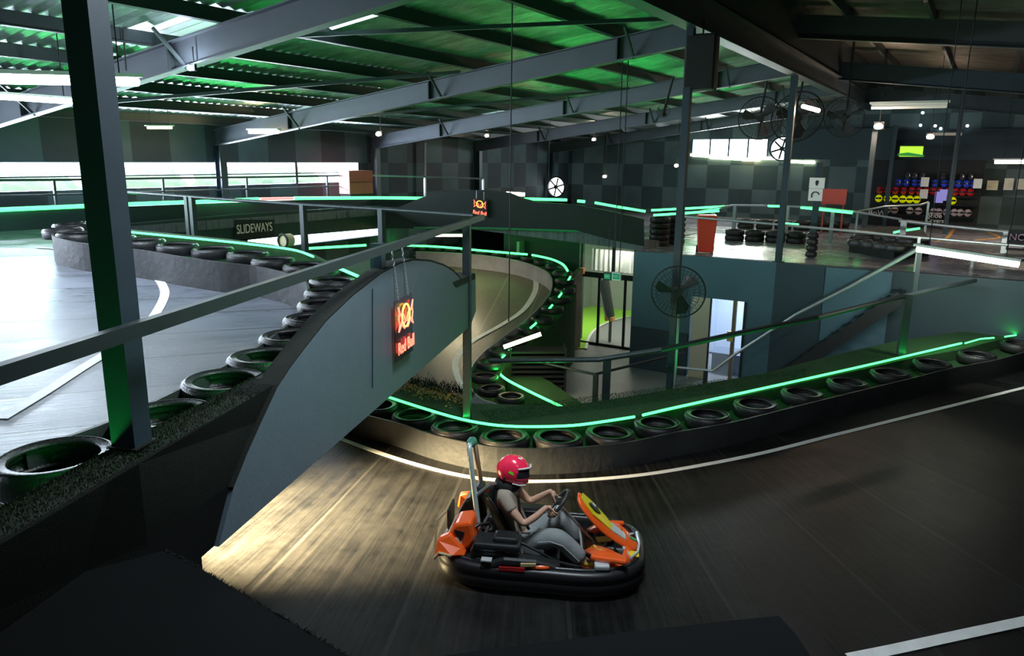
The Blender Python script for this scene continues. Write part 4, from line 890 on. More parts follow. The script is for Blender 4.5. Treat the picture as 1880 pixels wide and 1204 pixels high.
cagefan(wf_, 0.16, (0, -1, 0), 'small dark cage fan hanging by the far side of the speaker', wf_+Vector((0.2, 0, 0.75)))

# ================================================================== GLASS DOORS AND THE LIT ROOM BEHIND
g0 = Z(1058, 636, G); g1 = Z(1160, 640, G)
gy = (g0.y+g1.y)/2+0.15
X1, X2 = VY(1060, 600, gy).x, VY(1162, 600, gy).x; ztop = VY(1065, 436, gy).z; zmid = VY(1100, 505, gy).z
fb = steel
t = tag(obj('door_1', B().box(((X1+X2)/2, gy, zmid), (X2-X1, 0.08, 0.16)), black_m), kind='structure')
def dchild(name, b, m):
    o = obj(name, b, m, None); o.parent = t; o.location = o.location-t.location; return o
for x in (X1, X1+(X2-X1)*.38, X1+(X2-X1)*.84, X2): dchild('door_frame', B().box((x, gy, (G+zmid)/2), (0.07, 0.06, zmid-G)), black_m)
dchild('glass_pane', B().box(((X1+X2)/2, gy, (G+zmid)/2), (X2-X1, 0.01, zmid-G)), glass_m)
dchild('bottom_rail', B().box(((X1+X2)/2, gy, G+0.04), (X2-X1, 0.06, 0.08)), black_m)
struct('wall_lower', B().box((X1-1.5, gy+.4, (G+UF)/2), (2.9, .12, UF-G)), teal_m)
# room
grn = mat('room_green_wall', (0.3, 0.62, 0.06), 0.5, 0, 0.15, 1)
rx0, rx1 = X1-2.2, X2+0.3; ry1 = gy+5.5
struct('floor', B().box(((rx0+rx1)/2, (gy+ry1)/2+.1, G+0.01), (rx1-rx0, ry1-gy, 0.02)), mat('room_track_grey', (0.25, 0.26, 0.27), 0.35, 0, .2, 2))
struct('wall_room', B().box((rx0, (gy+ry1)/2, G+1.5), (0.1, ry1-gy, 3)).box(((rx0+rx1)/2, ry1, G+1.5), (rx1-rx0, 0.1, 3)), mat('room_grey', (0.3, 0.33, 0.3), .6))
struct('wall_room', B().box((X2+0.35, (gy+ry1)/2, G+1.6), (0.1, ry1-gy, 3.2)), white_m)
gt = [VY(1060, 640, gy+.3), ]
gp_ = [Z(x, y, G+0.02) for x, y in ((1052, 640), (1075, 640), (1080, 620), (1090, 605), (1110, 594), (1140, 585), (1165, 580), (1165, 560), (1060, 562))]
struct('trim_10', B().prism([(p.x, p.y) for p in gp_], G+0.02, G+0.04), mat('lime_turf', (0.28, 0.62, 0.03), .8, 0, .2, 8))
solo('painted_line', ribbon(spline([Z(x, y, G+0.045) for x, y in ((1076, 640), (1081, 620), (1092, 605), (1112, 593), (1140, 584), (1160, 580))], 4), 0.08), white_p, 'pale curved floor line behind the glass doors', 'line')
# upper glazing with curtains and pink lamp
cur = mat('pale_curtain', (0.5, 0.6, 0.55), .7, 0, .35, 3)
bcu = B(); n = 40
for k in range(n+1):
    x = X1+(X2-X1)*k/n; bcu.v += [Vector((x, gy+0.9+0.06*math.sin(k*1.7), zmid)), Vector((x, gy+0.9+0.06*math.sin(k*1.7), UF-0.35))]
bcu.f = [(2*i, 2*i+2, 2*i+3, 2*i+1) for i in range(n)]
solo('curtain', bcu, cur, 'pale folded curtain behind the glazing over the glass doors', 'curtain')
tg = tag(obj('window_10', B().box(((X1+X2)/2, gy, (zmid+UF)/2), (X2-X1, 0.01, UF-zmid-.1)), glass_m), kind='structure')
for i, x in enumerate((X1+.1, X1+(X2-X1)*.62, X2-.02)):
    o = obj('mullion', B().box((x, gy-.02, (zmid+UF)/2), (0.09 if i == 1 else .05, 0.06, UF-zmid)), black_m); o.parent = tg; o.location = o.location-tg.location
tubelight((X1+.5, gy+.5, UF-0.12), (X2-.25, gy+.5, UF-0.12), 0.04, mat('pink_tube', (1, .8, .8), .5, emit=(1, .72, .65), est=6), 'pinkish tube at the top of the lit glazing', False, 25, (0, .3, -1), (1, .85, .75))
area('room_ceiling_lamp', ((rx0+rx1)/2, gy+2.4, UF-0.35), ((rx0+rx1)/2, gy+2.4, 0), 3.0, 1.2, 90, (0.95, 1.0, 0.8))
solo('door_closer', B().box((X1+.15, gy-.1, zmid+.1), (.14, .1, .18)), mat('orange_ball', (.8, .3, .15), .5), 'small orange fitting on the beam of the glass doors', 'fitting')
# padded pipe hanging in the doorway
pa = VY(1108, 512, gy+.35); pb_ = VY(1121, 582, gy+.5)
t = thing('padded_post', 'thick black padded post with orange feet inside the glass doors', 'post', (pb_.x, pb_.y, VY(1121, 590, gy+.5).z-.02))
obj('padding', B().tube([pa, pb_], [0.17, 0.13], 14), black_m, t, world=True)
obj('lit_edge', B().tube([pa+Vector((-.17, -.05, 0)), pb_+Vector((-.14, -.05, 0))], 0.03), white_m, t, world=True)  # white tube stands in for light catching the left edge
for sx in (-.09, .09): obj('orange_foot', B().box((pb_.x+sx, pb_.y-.05, pb_.z-.04), (.1, .2, .14)), mat('orange_foot', (.8, .33, .08), .5), t, world=True, bevel=.02)
obj('stem', B().tube([pb_, Vector((pb_.x, pb_.y, G+.04))], .05), black_m, t, world=True)
# hanging exit signs with long chains
for i, (x, y, Y) in enumerate(((1116, 507, 15.6), (1132, 507, 14.5))):
    p = VY(x, y, Y); t = thing('exit_sign', ['left green exit sign on the beam before the glass doors', 'white framed green exit sign hung on two long chains'][i], 'sign', tuple(p-Vector((0, 0, .1))))
    obj('box', B().box((0, 0, .1), (.2, .05, .17)), white_m if i else black_m, t)
    obj('face', B().box((0, -.03, .1), (.15, .012, .12)), mat('exit_green', (.01, .18, .1), .5, emit=(.02, .3, .16), est=.3), t)
    put_text('EXIT', .055, Vector((p.x, p.y-.038, p.z)), (1, 0, 0), white_m, t)
    if i:
        for dx in (-.06, .06):
            b = B(); z0 = .19; L = roofL(p.x)-p.z+.1-.3
            n = int(L/.07)
            for k in range(n):
                zc = z0+k*.07; ax = (1, 0) if k % 2 else (0, 1); b.tube([(dx+ax[0]*.013*math.sin(q), ax[1]*.013*math.sin(q), zc+.045*math.cos(q)) for q in [PI*2*j/6 for j in range(6)]], .006, 4, closed=True)
            obj('chain', b, black_m, t)
    else: obj('chain', B().tube([(0, 0, .18), (0, 0, 1.2)], .008), black_m, t)
for i, (x, y1, Y) in enumerate(((934, 590, 9.5), (1007, 330, 20), (232, 130, 6.5), (1748, 330, 17))):
    p = VY(x, y1, Y); q = VY(x+4, 5, Y); zt = (roofL(p.x) if p.x < GX else roofR(p.x))-.05
    solo('hanging_cable', B().tube([p, Vector((p.x+.01, p.y, zt))], .011 if i else .01, 6), black_m, ['thin cable hanging from the roof in front of the sunken loop', 'thin cable hanging from the roof before the dark wall', 'short dark cable hanging beside the big near column', 'thin cable hanging from the right roof toward the racks'][i], 'cable')

# lower doorway room (blue white)
dr = B(); y0 = 19.0
bw = mat('room_blue_white', (.62, .72, .85), .5, 0, .05, 1)
struct('wall_store', B().box((D2[0]-.3, y0+1.6, G+1.4), (.1, 3.2, 2.8)).box((D2[1]+.9, y0+1.6, G+1.4), (.1, 3.2, 2.8)).box(((D2[0]+D2[1])/2+.3, y0+3.2, G+1.4), (D2[1]-D2[0]+1.4, .1, 2.8)), bw)
area('store_lamp', ((D2[0]+D2[1])/2, y0+1.5, UF-.4), ((D2[0]+D2[1])/2, y0+1.5, 0), 1.2, .6, 85, (.78, .87, 1.0))
DG = D2[1]-D2[0]
struct('trim_11', B().box((D2[0]+DG*.2, 18.85, (G+D2T)/2), (DG*.32, .16, D2T-G)), mat('cream_panel', (.5, .46, .36), .6))
t = tag(obj('door_2', B().box((D2[0]+DG*.80, 18.82, (G+D2T)/2), (.09, .08, D2T-G)), mat('door_frame_brown', (.16, .12, .07), .5)), kind='structure')
for x in (D2[0]+DG*.36, D2[1]-.03):
    o = obj('frame', B().box((x, 18.82, (G+D2T)/2), (.06, .08, D2T-G)), black_m); o.parent = t; o.location = o.location-t.location
o = obj('lock_box', B().box((D2[0]+DG*.76, 18.78, (G+D2T)/2+.15), (.16, .06, .26)), mat('brass', (.6, .45, .2), .4, .5), None); o.parent = t; o.location = o.location-t.location
o = obj('glass_pane', B().box((D2[0]+DG*.6, 18.84, (G+D2T)/2), (DG*.46, .01, D2T-G)), glass_m, None); o.parent = t; o.location = o.location-t.location
solo('counter', B().box((D2[0]+DG*.62, y0+1.0, G+.25), (1.0, .6, .5)).box((D2[0]+DG*.62, y0+.95, G+.52), (1.1, .75, .05)), mat('counter_blue', (.12, .16, .22), .4), 'low blue grey counter inside the lit lower doorway', 'counter')

# slatted vents beside the loop
t = thing('slatted_crate', 'dark slatted crate on the turf beside the loop', 'crate', tuple(Z(985, 725, G)))
c0 = Z(985, 722, G)
for k in range(8): obj('slat', B().box((c0.x, c0.y, G+.25+k*.12), (1.3, .5, .05), .6), black_m, t, world=True)
for s in (-1, 1): obj('frame', B().box((c0.x+s*.55, c0.y+s*.37, G+.6), (.05, .5, 1.2), .6), black_m, t, world=True)

# leaves
rnd = random.Random(11); b = B()
for k in range(700):
    u = rnd.random(); x = 715+u*150; y = 700+u*38+rnd.gauss(0, 7)
    p = Z(x, y, KB+rnd.uniform(0, .1)); a = rnd.random()*6.3; s = rnd.uniform(.012, .028); d1 = Vector((math.cos(a), math.sin(a), rnd.uniform(-.6, .6)))*s; d2 = Vector((-math.sin(a), math.cos(a), rnd.uniform(-.6, .6)))*s*.5
    b.add([p-d1, p+d2, p+d1+Vector((0, 0, s*.4)), p-d2], [(0, 1, 2, 3)])
solo('leaf_litter', b, leaf_m, 'dry orange leaves heaped on the turf beside the arched panel', 'leaves')['kind'] = 'stuff'
b = B()
for k in range(500):
    u = rnd.random(); p = Z(700+u*170, 693+u*34+rnd.gauss(0, 5), KB); b.tube([p, p+Vector((rnd.uniform(-.05, .05), rnd.uniform(-.05, .05), rnd.uniform(.05, .13)))], .004, 3)
solo('twig_litter', b, turf_d, 'dark twigs standing among the orange leaves', 'twigs')['kind'] = 'stuff'
kbl = [(Vector((a[0], a[1], 0))) for a in pl2]
exec_pts = [Z(880, 752, KB), Z(1480, 674, KB), Z(1480, 700, KB), Z(900, 775, KB)]
solo('grass', blades(exec_pts, lambda x, y: KB-.02, 12000, .018, 9), turf_m, 'green lit artificial grass bank behind the tyres', 'grass')['kind'] = 'stuff'

# ================================================================== UPPER RIGHT AREA
bp_ = Z(1294, 464, UF)
t = thing('wheelie_bin', 'bright red wheelie bin on the upper floor behind the tall pole', 'bin', tuple(bp_), .35)
hb_ = .98
tb = B(); 
def taper(b, w0, d0, w1, d1, z0, z1):
    b.add([(sx*w0/2, sy*d0/2, z0) for sx, sy in ((-1, -1), (1, -1), (1, 1), (-1, 1))]+[(sx*w1/2, sy*d1/2, z1) for sx, sy in ((-1, -1), (1, -1), (1, 1), (-1, 1))], [(0, 3, 2, 1), (4, 5, 6, 7)]+[(i, (i+1) % 4, 4+(i+1) % 4, 4+i) for i in range(4)]); return b
obj('body', taper(B(), .38, .44, .50, .54, 0.03, hb_-.06), redbin_m, t, bevel=.02)
obj('lid', taper(B(), .54, .6, .48, .52, hb_-.06, hb_+.02), redbin_m, t, bevel=.02)
obj('handle', B().tube([(-.2, .3, hb_-.02), (-.2, .36, hb_-.02), (.2, .36, hb_-.02), (.2, .3, hb_-.02)], .015), redbin_m, t)
for s in (-1, 1): obj('wheel', B().tube([(s*.17, .2, .09), (s*.23, .2, .09)], .09, 14), black_m, t)
# red boxes
rb0 = LD(655, 355, 0.35)
t = thing('red_cabinet', 'dull red cube box at the end of the left windows', 'box', (LW+2.6, 17.0, LDz(-14.4)))
cx, cy = VP(655, 350, Vector((-14.4, 16.6, 0)), Vector((-13, 17.6, 0)))[:2]
c_ = VY(655, 355, 17.0); top_ = VY(655, 313, 17.0)
t.location = (c_.x, 17.0, c_.z); LOC[t] = Matrix.Translation(t.location)
hh = top_.z-c_.z
obj('case', B().box((0, 0, hh/2), (.42, 1.0, hh)), brick_m, t)
obj('lit_side', B().box((0, -.505, hh/2), (.41, .012, hh*.98)), mat('lit_side_pink', (.8, .35, .33), .6), t)  # brightly lit face, put in as a paler pink sheet
obj('seam', B().box((.213, 0, hh/2), (.008, .98, .015)), black_m, t)
solo('counter', B().box((c_.x, 17.0, (c_.z+LDz(-14.4))/2), (.4, .95, max(.1, c_.z-LDz(-14.4)))), black_m, 'black block under the dull red cube box', 'block')
ra = VY(1530, 375, 27); rbx = VY(1530, 347, 27)
solo('red_board', B().box((ra.x, 27, (ra.z+rbx.z)/2), (.75, .06, rbx.z-ra.z)).box((ra.x-.3, 27.05, (UF+ra.z)/2), (.05, .05, ra.z-UF)).box((ra.x+.3, 27.05, (UF+ra.z)/2), (.05, .05, ra.z-UF)), brick_m, 'dull red notice board behind the white sign post', 'board')
# sign post
sp0 = Z(1487, 473, UF)
t = thing('sign_post', 'dark post carrying two white signs on the upper floor', 'sign', tuple(sp0))
ztop_ = VY(1500, 298, sp0.y).z
obj('post', B().box((0.02, 0, (ztop_-UF)/2), (.14, .12, ztop_-UF)), steel, t)
for i, (y0_, y1_, x_) in enumerate(((326, 346, 1500), (346, 369, 1497))):
    a = VY(x_, y0_, sp0.y-.08); b_ = VY(x_, y1_, sp0.y-.08); cc = (a+b_)/2
    obj('sign_plate', B().box((cc.x, cc.y, cc.z), (.36 if i == 0 else .33, .02, (a.z-b_.z)*.98)), white_m, t, world=True)
    if i == 0: obj('hand_symbol', B().plate([cc+Vector(q)*.05+Vector((0, -.015, 0)) for q in ((-.4, 0, -1.2), (.4, 0, -1.2), (.8, 0, .6), (.5, 0, 1.3), (-.3, 0, 1.4), (-.8, 0, .5))], (0, -.004, 0)), black_m, t, world=True)
    else: obj('turn_arrow', B().tube([cc+Vector((.07*math.cos(q)*1.2, -.02, .07*math.sin(q))) for q in [PI*.0+PI*j/10 for j in range(11)]]+[cc+Vector((-.085, -.02, -.07))], .014, 6), black_m, t, world=True)
for k in range(4): obj('tyre_wrap', B().lathe([(.10, .0), (.14, .02), (.14, .13), (.10, .15)], 18, c=(0.02, 0, .02+k*.16)), rubber, t, smooth=True)
# tyre walls on the upper right floor
def stackwall(a, b_, levels, label, n=None, R=.29):
    L = (b_-a).length; n = n or max(1, int(L/(2*R)));  cnt = 0
    for k in range(n):
        p = a.lerp(b_, (k+.5)/n)
        for j in range(levels):
            key = (R, rubber.name)
            if key not in _tm: _tm[key] = obj('tyre', B().lathe([(a_*R/.31, c_*R/.31) for a_, c_ in tyre_mesh()], 40, close=True), rubber, smooth=True).data
            o = bpy.data.objects.new('tyre', _tm[key]); C.objects.link(o); o.location = (p.x, p.y, p.z+j*R*.56); o.rotation_euler = (0, 0, random.random()*6)
            tag(o, label % (ORD[k], ORD[j]), 'tyre', label.split(',')[0].replace('tyre', 'tyres'))
stackwall(Z(1195, 452, UF), Z(1252, 446, UF), 5, 'tyre in the tall stacks left of the bin, %s stack, %s from the floor')
stackwall(Z(1335, 452, UF), Z(1478, 458, UF), 2, 'black tyre in the low wall behind the red bin, stack %s from the left, %s from the floor') if False else None
stackwall(Z(1330, 440, UF), Z(1480, 447, UF), 2, 'tyre in the low wall right of the bin, %s stack, %s from the floor')
stackwall(Z(1352, 418, UF), Z(1560, 425, UF), 2, 'tyre in the far wall under the pale railing, %s stack, %s from the floor')
# tyre island with dark skirt
isl = [Z(x, y, UF) for x, y in ((1558, 462), (1640, 478), (1705, 470), (1690, 446), (1640, 440), (1580, 442))]
solo('barrier_skirt', B().prism([(p.x, p.y) for p in isl], UF, UF+.42), black_m, 'dark skirted island of tyres before the railing at right', 'barrier')
for i, (x, y) in enumerate(((1580, 440), (1602, 443), (1625, 446), (1650, 449), (1590, 430), (1615, 431), (1640, 434), (1668, 437))):
    p = Z(x, y, UF+.42+.15); tyre(p, UF+.42+.162, 'black tyre lying on the skirted island, %s of eight' % ORD[i], 'tyres lying on the skirted island', R=.29)
# orange floor lines
for i, (pts, l) in enumerate(((((1600+10, 447), (1716, 446-1), (1738, 437), (1748, 425), (1753, 416)), 'thin orange floor line curving toward the racks'), (((1660+150, 425), (1835, 436), (1800, 440), (1790, 441)), 'orange angled floor line near the right railing'))):
    solo('painted_line', ribbon(spline([Z(x, y, UF)+Vector((0, 0, .004)) for x, y in (pts if i else pts[1:])], 5), .1), mat('orange_paint', (.7, .33, .08), .5), l, 'line')
# low board with letters at the far right
lb = VY(1872, 439, 21.8)
t = thing('sign_board', 'dark board with pale pink letters fixed to the right railing', 'sign', (lb.x+.2, 21.8, lb.z-.3))
obj('board', B().box((0, 0, .28), (.9, .04, .5)), black_m, t)
put_text('NO', .22, Vector((lb.x-.05, 21.77, lb.z+.04)), (1, 0, 0), mat('pink_letters', (.75, .5, .55), .5), t)
obj('pink_bar', B().box((-.25, -.025, .12), (.3, .01, .06)), mat('pink_letters', (.75, .5, .55), .5), t)
solo('low_table', B().box((lb.x-.35, 20.9, UF+.28), (1.6, .7, .06)).box((lb.x-.9, 20.9, UF+.13), (.06, .5, .26)).box((lb.x+.3, 20.9, UF+.13), (.06, .5, .26)), mat('table_grey', (.3, .32, .33), .4), 'low pale edged bench at the right edge behind the bright tube', 'bench')

# helmet racks
HY = 32.0
hx0, hx1 = VY(1608, 350, HY).x, VY(1790, 350, HY).x
rack = thing('helmet_rack', 'black wall rack holding rows of coloured helmets', 'rack', ((hx0+hx1)/2, HY+.2, UF))
rows = [(337, 'blue', (.03, .08, .75)), (352, 'red', (.6, .02, .03)), (368, 'yellow', (.75, .8, .0)), (389, 'white', (.55, .45, .5))]
obj('back_board', B().box((0, .25, 1.25), (hx1-hx0+.4, .05, 2.5)), black_m, rack)
for (py, cname, col) in rows:
    z = VY(1700, py+6, HY).z; obj('shelf', B().box((0, 0, z-UF-.02), (hx1-hx0+.3, .4, .03)), black_m, rack)
z = VY(1700, 324+6, HY).z; obj('shelf', B().box((0, 0, z-UF-.02), (hx1-hx0+.3, .4, .03)), black_m, rack)
hm_cache = {}
visor_m = mat('visor', (.02, .02, .025), .15, 0, .1)
def helmet(p, col, cname, label, group, s=1.0):
    if cname not in hm_cache:
        m = mat('helmet_'+cname, col, .25, 0, .05, emit=col, est=.25 if cname in ('yellow',) else .0)
        b = B().ell((0, 0, .13), (.125, .15, .14), 18, 12); t = solo('helmet', b, m, label, 'helmet', group, smooth=True); t.location = (0, 0, 0)
        me = t.data
        for v in me.vertices: pass
        vz = B(); 
        for i in range(9):
            a = -PI/2+(-1+i/4)*1.0; vz.v += [Vector((.128*math.cos(a), .154*math.sin(a), .12-.0)), Vector((.128*math.cos(a)*.97, .154*math.sin(a)*.97, .185))]
        vz.f = [(2*i, 2*i+2, 2*i+3, 2*i+1) for i in range(8)]
        v = obj('visor', vz, visor_m, t); hm_cache[cname] = (me, v.data); bpy.data.objects.remove(v); bpy.data.objects.remove(t)
    me, vd = hm_cache[cname]
    o = bpy.data.objects.new('helmet', me); C.objects.link(o); o.location = p; o.scale = (s,)*3; tag(o, label, 'helmet', group)
    v = bpy.data.objects.new('visor', vd); C.objects.link(v); v.parent = o
for (py, cname, col) in rows:
    z = VY(1700, py+6, HY).z
    xs_ = {'blue': [1650, 1664, 1680, 1692, 1716, 1734, 1748, 1760, 1775, 1788], 'red': [1615, 1630, 1644, 1659, 1674, 1688, 1700, 1713, 1726, 1740, 1754, 1768, 1782], 'yellow': [1613, 1629, 1643, 1657, 1670, 1683, 1749], 'white': [1629, 1642, 1670, 1686, 1714, 1723, 1738, 1752, 1763, 1777]}[cname]
    for i, x in enumerate(xs_): helmet(Vector((VY(x, py, HY).x, HY-.02, z)), col, cname, '%s helmet on the rack, %s from the left in the %s row' % (cname, ORD[i], cname), '%s helmets on the rack' % cname)
z = VY(1700, 324+6, HY).z
for i, x in enumerate((1668, 1680, 1694, 1732, 1750, 1768, 1784)): helmet(Vector((VY(x, 324, HY).x, HY-.02, z)), (.05, .05, .06), 'black', 'black helmet on the top shelf of the rack, %s from the left' % ORD[i], 'black helmets on the top shelf')
for i, (x, y) in enumerate(((1698, 334), (1696, 356), (1795, 337))):
    p = VY(x, y, HY-.35); solo('paper_notice', B().box(tuple(p), (.26, .02, .33)).box((p.x, p.y-.012, p.z+.03), (.12, .004, .05)), white_m, ['upper white notice at the middle of the helmet rack', 'lower white notice at the middle of the helmet rack', 'white notice at the right end of the helmet rack'][i], 'notice', bevel=0)
p = VY(1724, 362, HY-.3); solo('folder', B().box(tuple(p), (.28, .03, .4), .3).box((p.x+.12, p.y+.05, p.z+.08), (.25, .02, .4), .3), mat('lilac', (.35, .33, .85), .5, emit=(.3, .3, .9), est=.25), 'lilac screen glowing at the middle of the racks', 'screen')
# letters under racks
p = VY(1610, 391, HY-.3); put_text('BoW', .28, Vector(p), (1, 0, 0), white_m, rack)
p = VY(1716, 396, HY-.3); put_text('Shoe', .24, Vector(p), (1, 0, 0), white_m, rack)
p = VY(1716, 405, HY-.3); put_text('Covers', .2, Vector(p), (1, 0, 0), white_m, rack)
# television
tv0 = VY(1673, 278, 31)
t = thing('television', 'wall television glowing green and yellow above the helmet racks', 'screen', tuple(tv0-Vector((0, 0, .25))))
a = VY(1654, 268, 31); b_ = VY(1694, 287, 31)
obj('casing', B().box((0, .05, .25), (b_.x-a.x+.08, .06, a.z-b_.z+.08)), black_m, t)
obj('screen', B().box((0, 0, .25), (b_.x-a.x, .03, a.z-b_.z)), mat('tv_green', (.3, .8, .05), .4, emit=(.42, .85, .03), est=.9), t)
obj('dark_band', B().add([(-.42, -.02, .17), (-.1, -.02, .22), (.42, -.02, .13), (.42, -.02, .07), (-.42, -.02, .1)], [(0, 1, 2, 3, 4)]), mat('tv_dark', (.02, .2, .03), .4, emit=(.02, .2, .03), est=.6), t)
obj('bracket', B().tube([(0, .06, .4), (0, 1.6, .4)], .025), black_m, t)
# poles at back right
for i, (x, yb, yt, Y, mm) in enumerate(((1588, 405, 240, 26.3, beam_m), (1746, 345, 30, 30.0, steel), (1625, 400, 230, 31.5, steel))):
    a = VY(x, yb, Y); b_ = VY(x+12 if i == 0 else x, yt, Y); zb_ = UF; solo('steel_pole', B().beam((a.x, Y, zb_), (a.x, Y, min(b_.z, roofR(a.x)-.5)), .14, .14, (0, 1, 0)), mm, ['pinkish grey pole under the bright orange lamp', 'thin pole rising behind the racks', 'thin dark pole left of the television'][i], 'pole')
# duct wall/mezzanine band at back right and dark corrugated frieze
struct('trim_12', B().box((3.2, LB-.3, 6.5), (14, .25, 1.2)), walldark_m)
struct('trim_13', B().box((VY(1545, 260, 32).x, 32, (VY(1545, 236, 32).z+VY(1545, 293, 32).z)/2), (3.6, .2, VY(1545, 236, 32).z-VY(1545, 293, 32).z)), walldark_m)
# wall mounted merchandise right of the racks
for i, (x, y, w_, h_, c_) in enumerate(((1822, 340, 18, 18, (.55, .5, .35)), (1852, 338, 14, 22, (.6, .58, .5)), (1876, 338, 16, 20, (.5, .5, .42)))):
    p = VY(x, y, HY); q = VY(x+w_/2, y+h_/2, HY); 
    solo('wall_picture', B().box(tuple(p), ((q.x-p.x)*2, .05, abs(q.z-p.z)*2)).box((p.x, p.y-.03, p.z-.06), ((q.x-p.x), .02, .08)), mat('merch%d' % i, c_, .6, 0, .5, 4), ['cream and gold picture right of the helmet racks', 'narrow pale picture between two others at right', 'pale picture at the very right edge'][i], 'picture')
    
# parked karts at the far right
def small_kart(p, rz, label):
    t = thing('parked_kart', label, 'go-kart', tuple(p), rz, 'karts parked at the right edge')
    ol = [(.95*math.copysign(abs(math.cos(a))**.6, math.cos(a)), .62*math.copysign(abs(math.sin(a))**.6, math.sin(a))) for a in [2*PI*k/28 for k in range(28)]]
    obj('bumper', B().prism(ol, .05, .26), black_m, t, bevel=.03)
    obj('nose', taper(B(), .3, .5, .12, .3, .26, .6), redbin_m, t)
    obj('seat', B().lathe([(.02, 0), (.2, .02), (.24, .35), (.2, .36), (.16, .06)], 14, c=(-.3, 0, .26)), black_m, t)
    obj('roll_bar', B().tube([(-.7, -.15, .26), (-.74, -.13, 1.0), (-.74, .13, 1.0), (-.7, .15, .26)], .035), white_m, t)
    obj('orange_pad', B().box((-.6, 0, .75), (.07, .2, .16)), mat('orange_foot', (.8, .33, .08), .5), t)
    return t
small_kart(Z(1832, 415, UF), -1.3, 'parked kart with white roll bar left of the domed object'); small_kart(Z(1880, 411, UF), -1.4, 'parked kart with white roll bar at the right edge')

# back scene clutter under the second bridge: marshal stand, barriers
for i, (x, y, w_, h_) in enumerate(((527, 448, 20, 20),)):
    p = LD(x, y-3, .47); t = thing('drum', 'round tan and black drum end behind the hairpin tyres', 'drum', (p.x, p.y, LDz(p.x)))
    obj('drum_shell', B().tube([(-.0, -.07, .5), (.0, .07, .5)], .1, 20), mat('tan', (.5, .42, .25), .5), t); obj('drum_ring', B().tube([(.1*math.cos(a), -.08, .5+.1*math.sin(a)) for a in [2*PI*k/20 for k in range(20)]], .018, 6, closed=True), black_m, t)
    obj('stand', B().box((0, .07, .17), (.1, .2, .34)), black_m, t)
# far barrier along the left wall (LED on its top)
fb_ = [LD(x, y, o) for x, y, o in ((-90, 392, .36), (0, 388, .36), (340, 375, .36), (560, 367, .26), (680, 366, .17), (800, 367, .17))]
b = B(); 
for p, o in zip(fb_, (.36, .36, .36, .26, .17, .17)): z0 = LDz(p.x)-.05; b.v += [Vector((p.x, p.y, z0)), Vector((p.x, p.y, LDz(p.x)+o)), Vector((p.x-.5, p.y+.1, LDz(p.x)+o)), Vector((p.x-.5, p.y+.1, z0))]
b.f = [(4*i+a, 4*i+4+a, 4*i+4+(a+1) % 4, 4*i+(a+1) % 4) for i in range(len(fb_)-1) for a in range(4)] + [(0, 1, 2, 3)]
solo('barrier_wall', b, teal_m, 'long dark green barrier below the left windows', 'barrier')

# ================================================================== THE GO-KART
KP = Z(995, 1033, KT); KR = math.radians(31.6-8)
black_pl = mat('kart_black_plastic', (.014, .014, .016), .38, 0, .2, 12); orange_pl = mat('kart_orange', (.85, .11, .015), .3, 0, .06, 5, coat=.3)
yellow_pl = mat('kart_yellow', (.8, .62, .02), .35, 0, .06, 5); chrome = mat('kart_steel', (.5, .52, .52), .3, .8, .1); silver = mat('kart_silver', (.55, .58, .6), .35, .2); dk = mat('kart_engine_grey', (.06, .06, .065), .4, .4, .3, 20, .2, 60)
kart = thing('go_kart', 'black and orange rental go-kart driving on the lower track', 'go-kart', tuple(KP), KR)
def sup(a, rx, ry, e=.55, cx=0): return (cx+rx*math.copysign(abs(math.cos(a))**e, math.cos(a)), ry*math.copysign(abs(math.sin(a))**e, math.sin(a)))
def outline(k=0.0, n=56):
    o = []
    for i in range(n):
        a = 2*PI*i/n; x, y = sup(a, 1.01-k, .64-k, .55)
        if x > 0: y *= 1-.12*max(0, (x-.45)/.56)**1.5
        y *= 1-.035*math.exp(-((x-.12)/.12)**2); o.append((x, y))
    return o
def skirt(levels, n=56):
    b = B()
    for z, k in levels: b.v += [Vector((x, y, z)) for x, y in outline(k, n)]
    for j in range(len(levels)-1):
        for i in range(n): b.f.append((j*n+i, j*n+(i+1) % n, (j+1)*n+(i+1) % n, (j+1)*n+i))
    return b
obj('bumper', skirt([(.05, .1), (.035, .03), (.06, 0), (.15, .0), (.17, .012), (.19, 0), (.245, .005), (.27, .03), (.275, .07), (.25, .10), (.2, .11), (.1, .11)]), black_pl, kart, smooth=True)
obj('bumper_sheen_line', B().tube([Vector((x, y, .278)) for x, y in outline(.075)], .016, 6, closed=True), mat('bumper_sheen', (.05, .055, .06), .2, .3), kart, smooth=True)  # paler bead puts the bumper's thin highlight into its colour
obj('floor_tray', B().box((.35, 0, .06), (1.05, .62, .012)), dk, kart)
for s in (-1, 1):
    obj('frame_tube', B().tube([(-.85, s*.32, .08), (-.2, s*.36, .07), (.3, s*.33, .07), (.85, s*.22, .08)], .016), chrome, kart)
for i in range(3): obj('frame_tube', B().tube([(-.6+i*.6, -.33, .075), (-.6+i*.6, .33, .075)], .014), chrome, kart)
for (x, s, r, w_) in ((-.62, -1, .14, .17), (-.62, 1, .14, .17), (.62, -1, .13, .12), (.62, 1, .13, .12)):
    y = s*.46
    o = obj('wheel', B().lathe([(.03, -w_/2+.02), (.07, -w_/2+.015), (.07, w_/2-.015), (.03, w_/2-.02)], 20, c=(x, y, r), R=Matrix.Rotation(PI/2, 3, 'X')), silver, kart, smooth=True)
    obj('tyre', B().lathe([(.07, -w_/2), (r-.02, -w_/2), (r, -w_/2+.025), (r, w_/2-.025), (r-.02, w_/2), (.07, w_/2)], 28, c=(x, y, r), R=Matrix.Rotation(PI/2, 3, 'X')), rubber, o, smooth=True)
    obj('axle', B().tube([(x, y, r), (x, s*.2, r)], .018), chrome, kart)
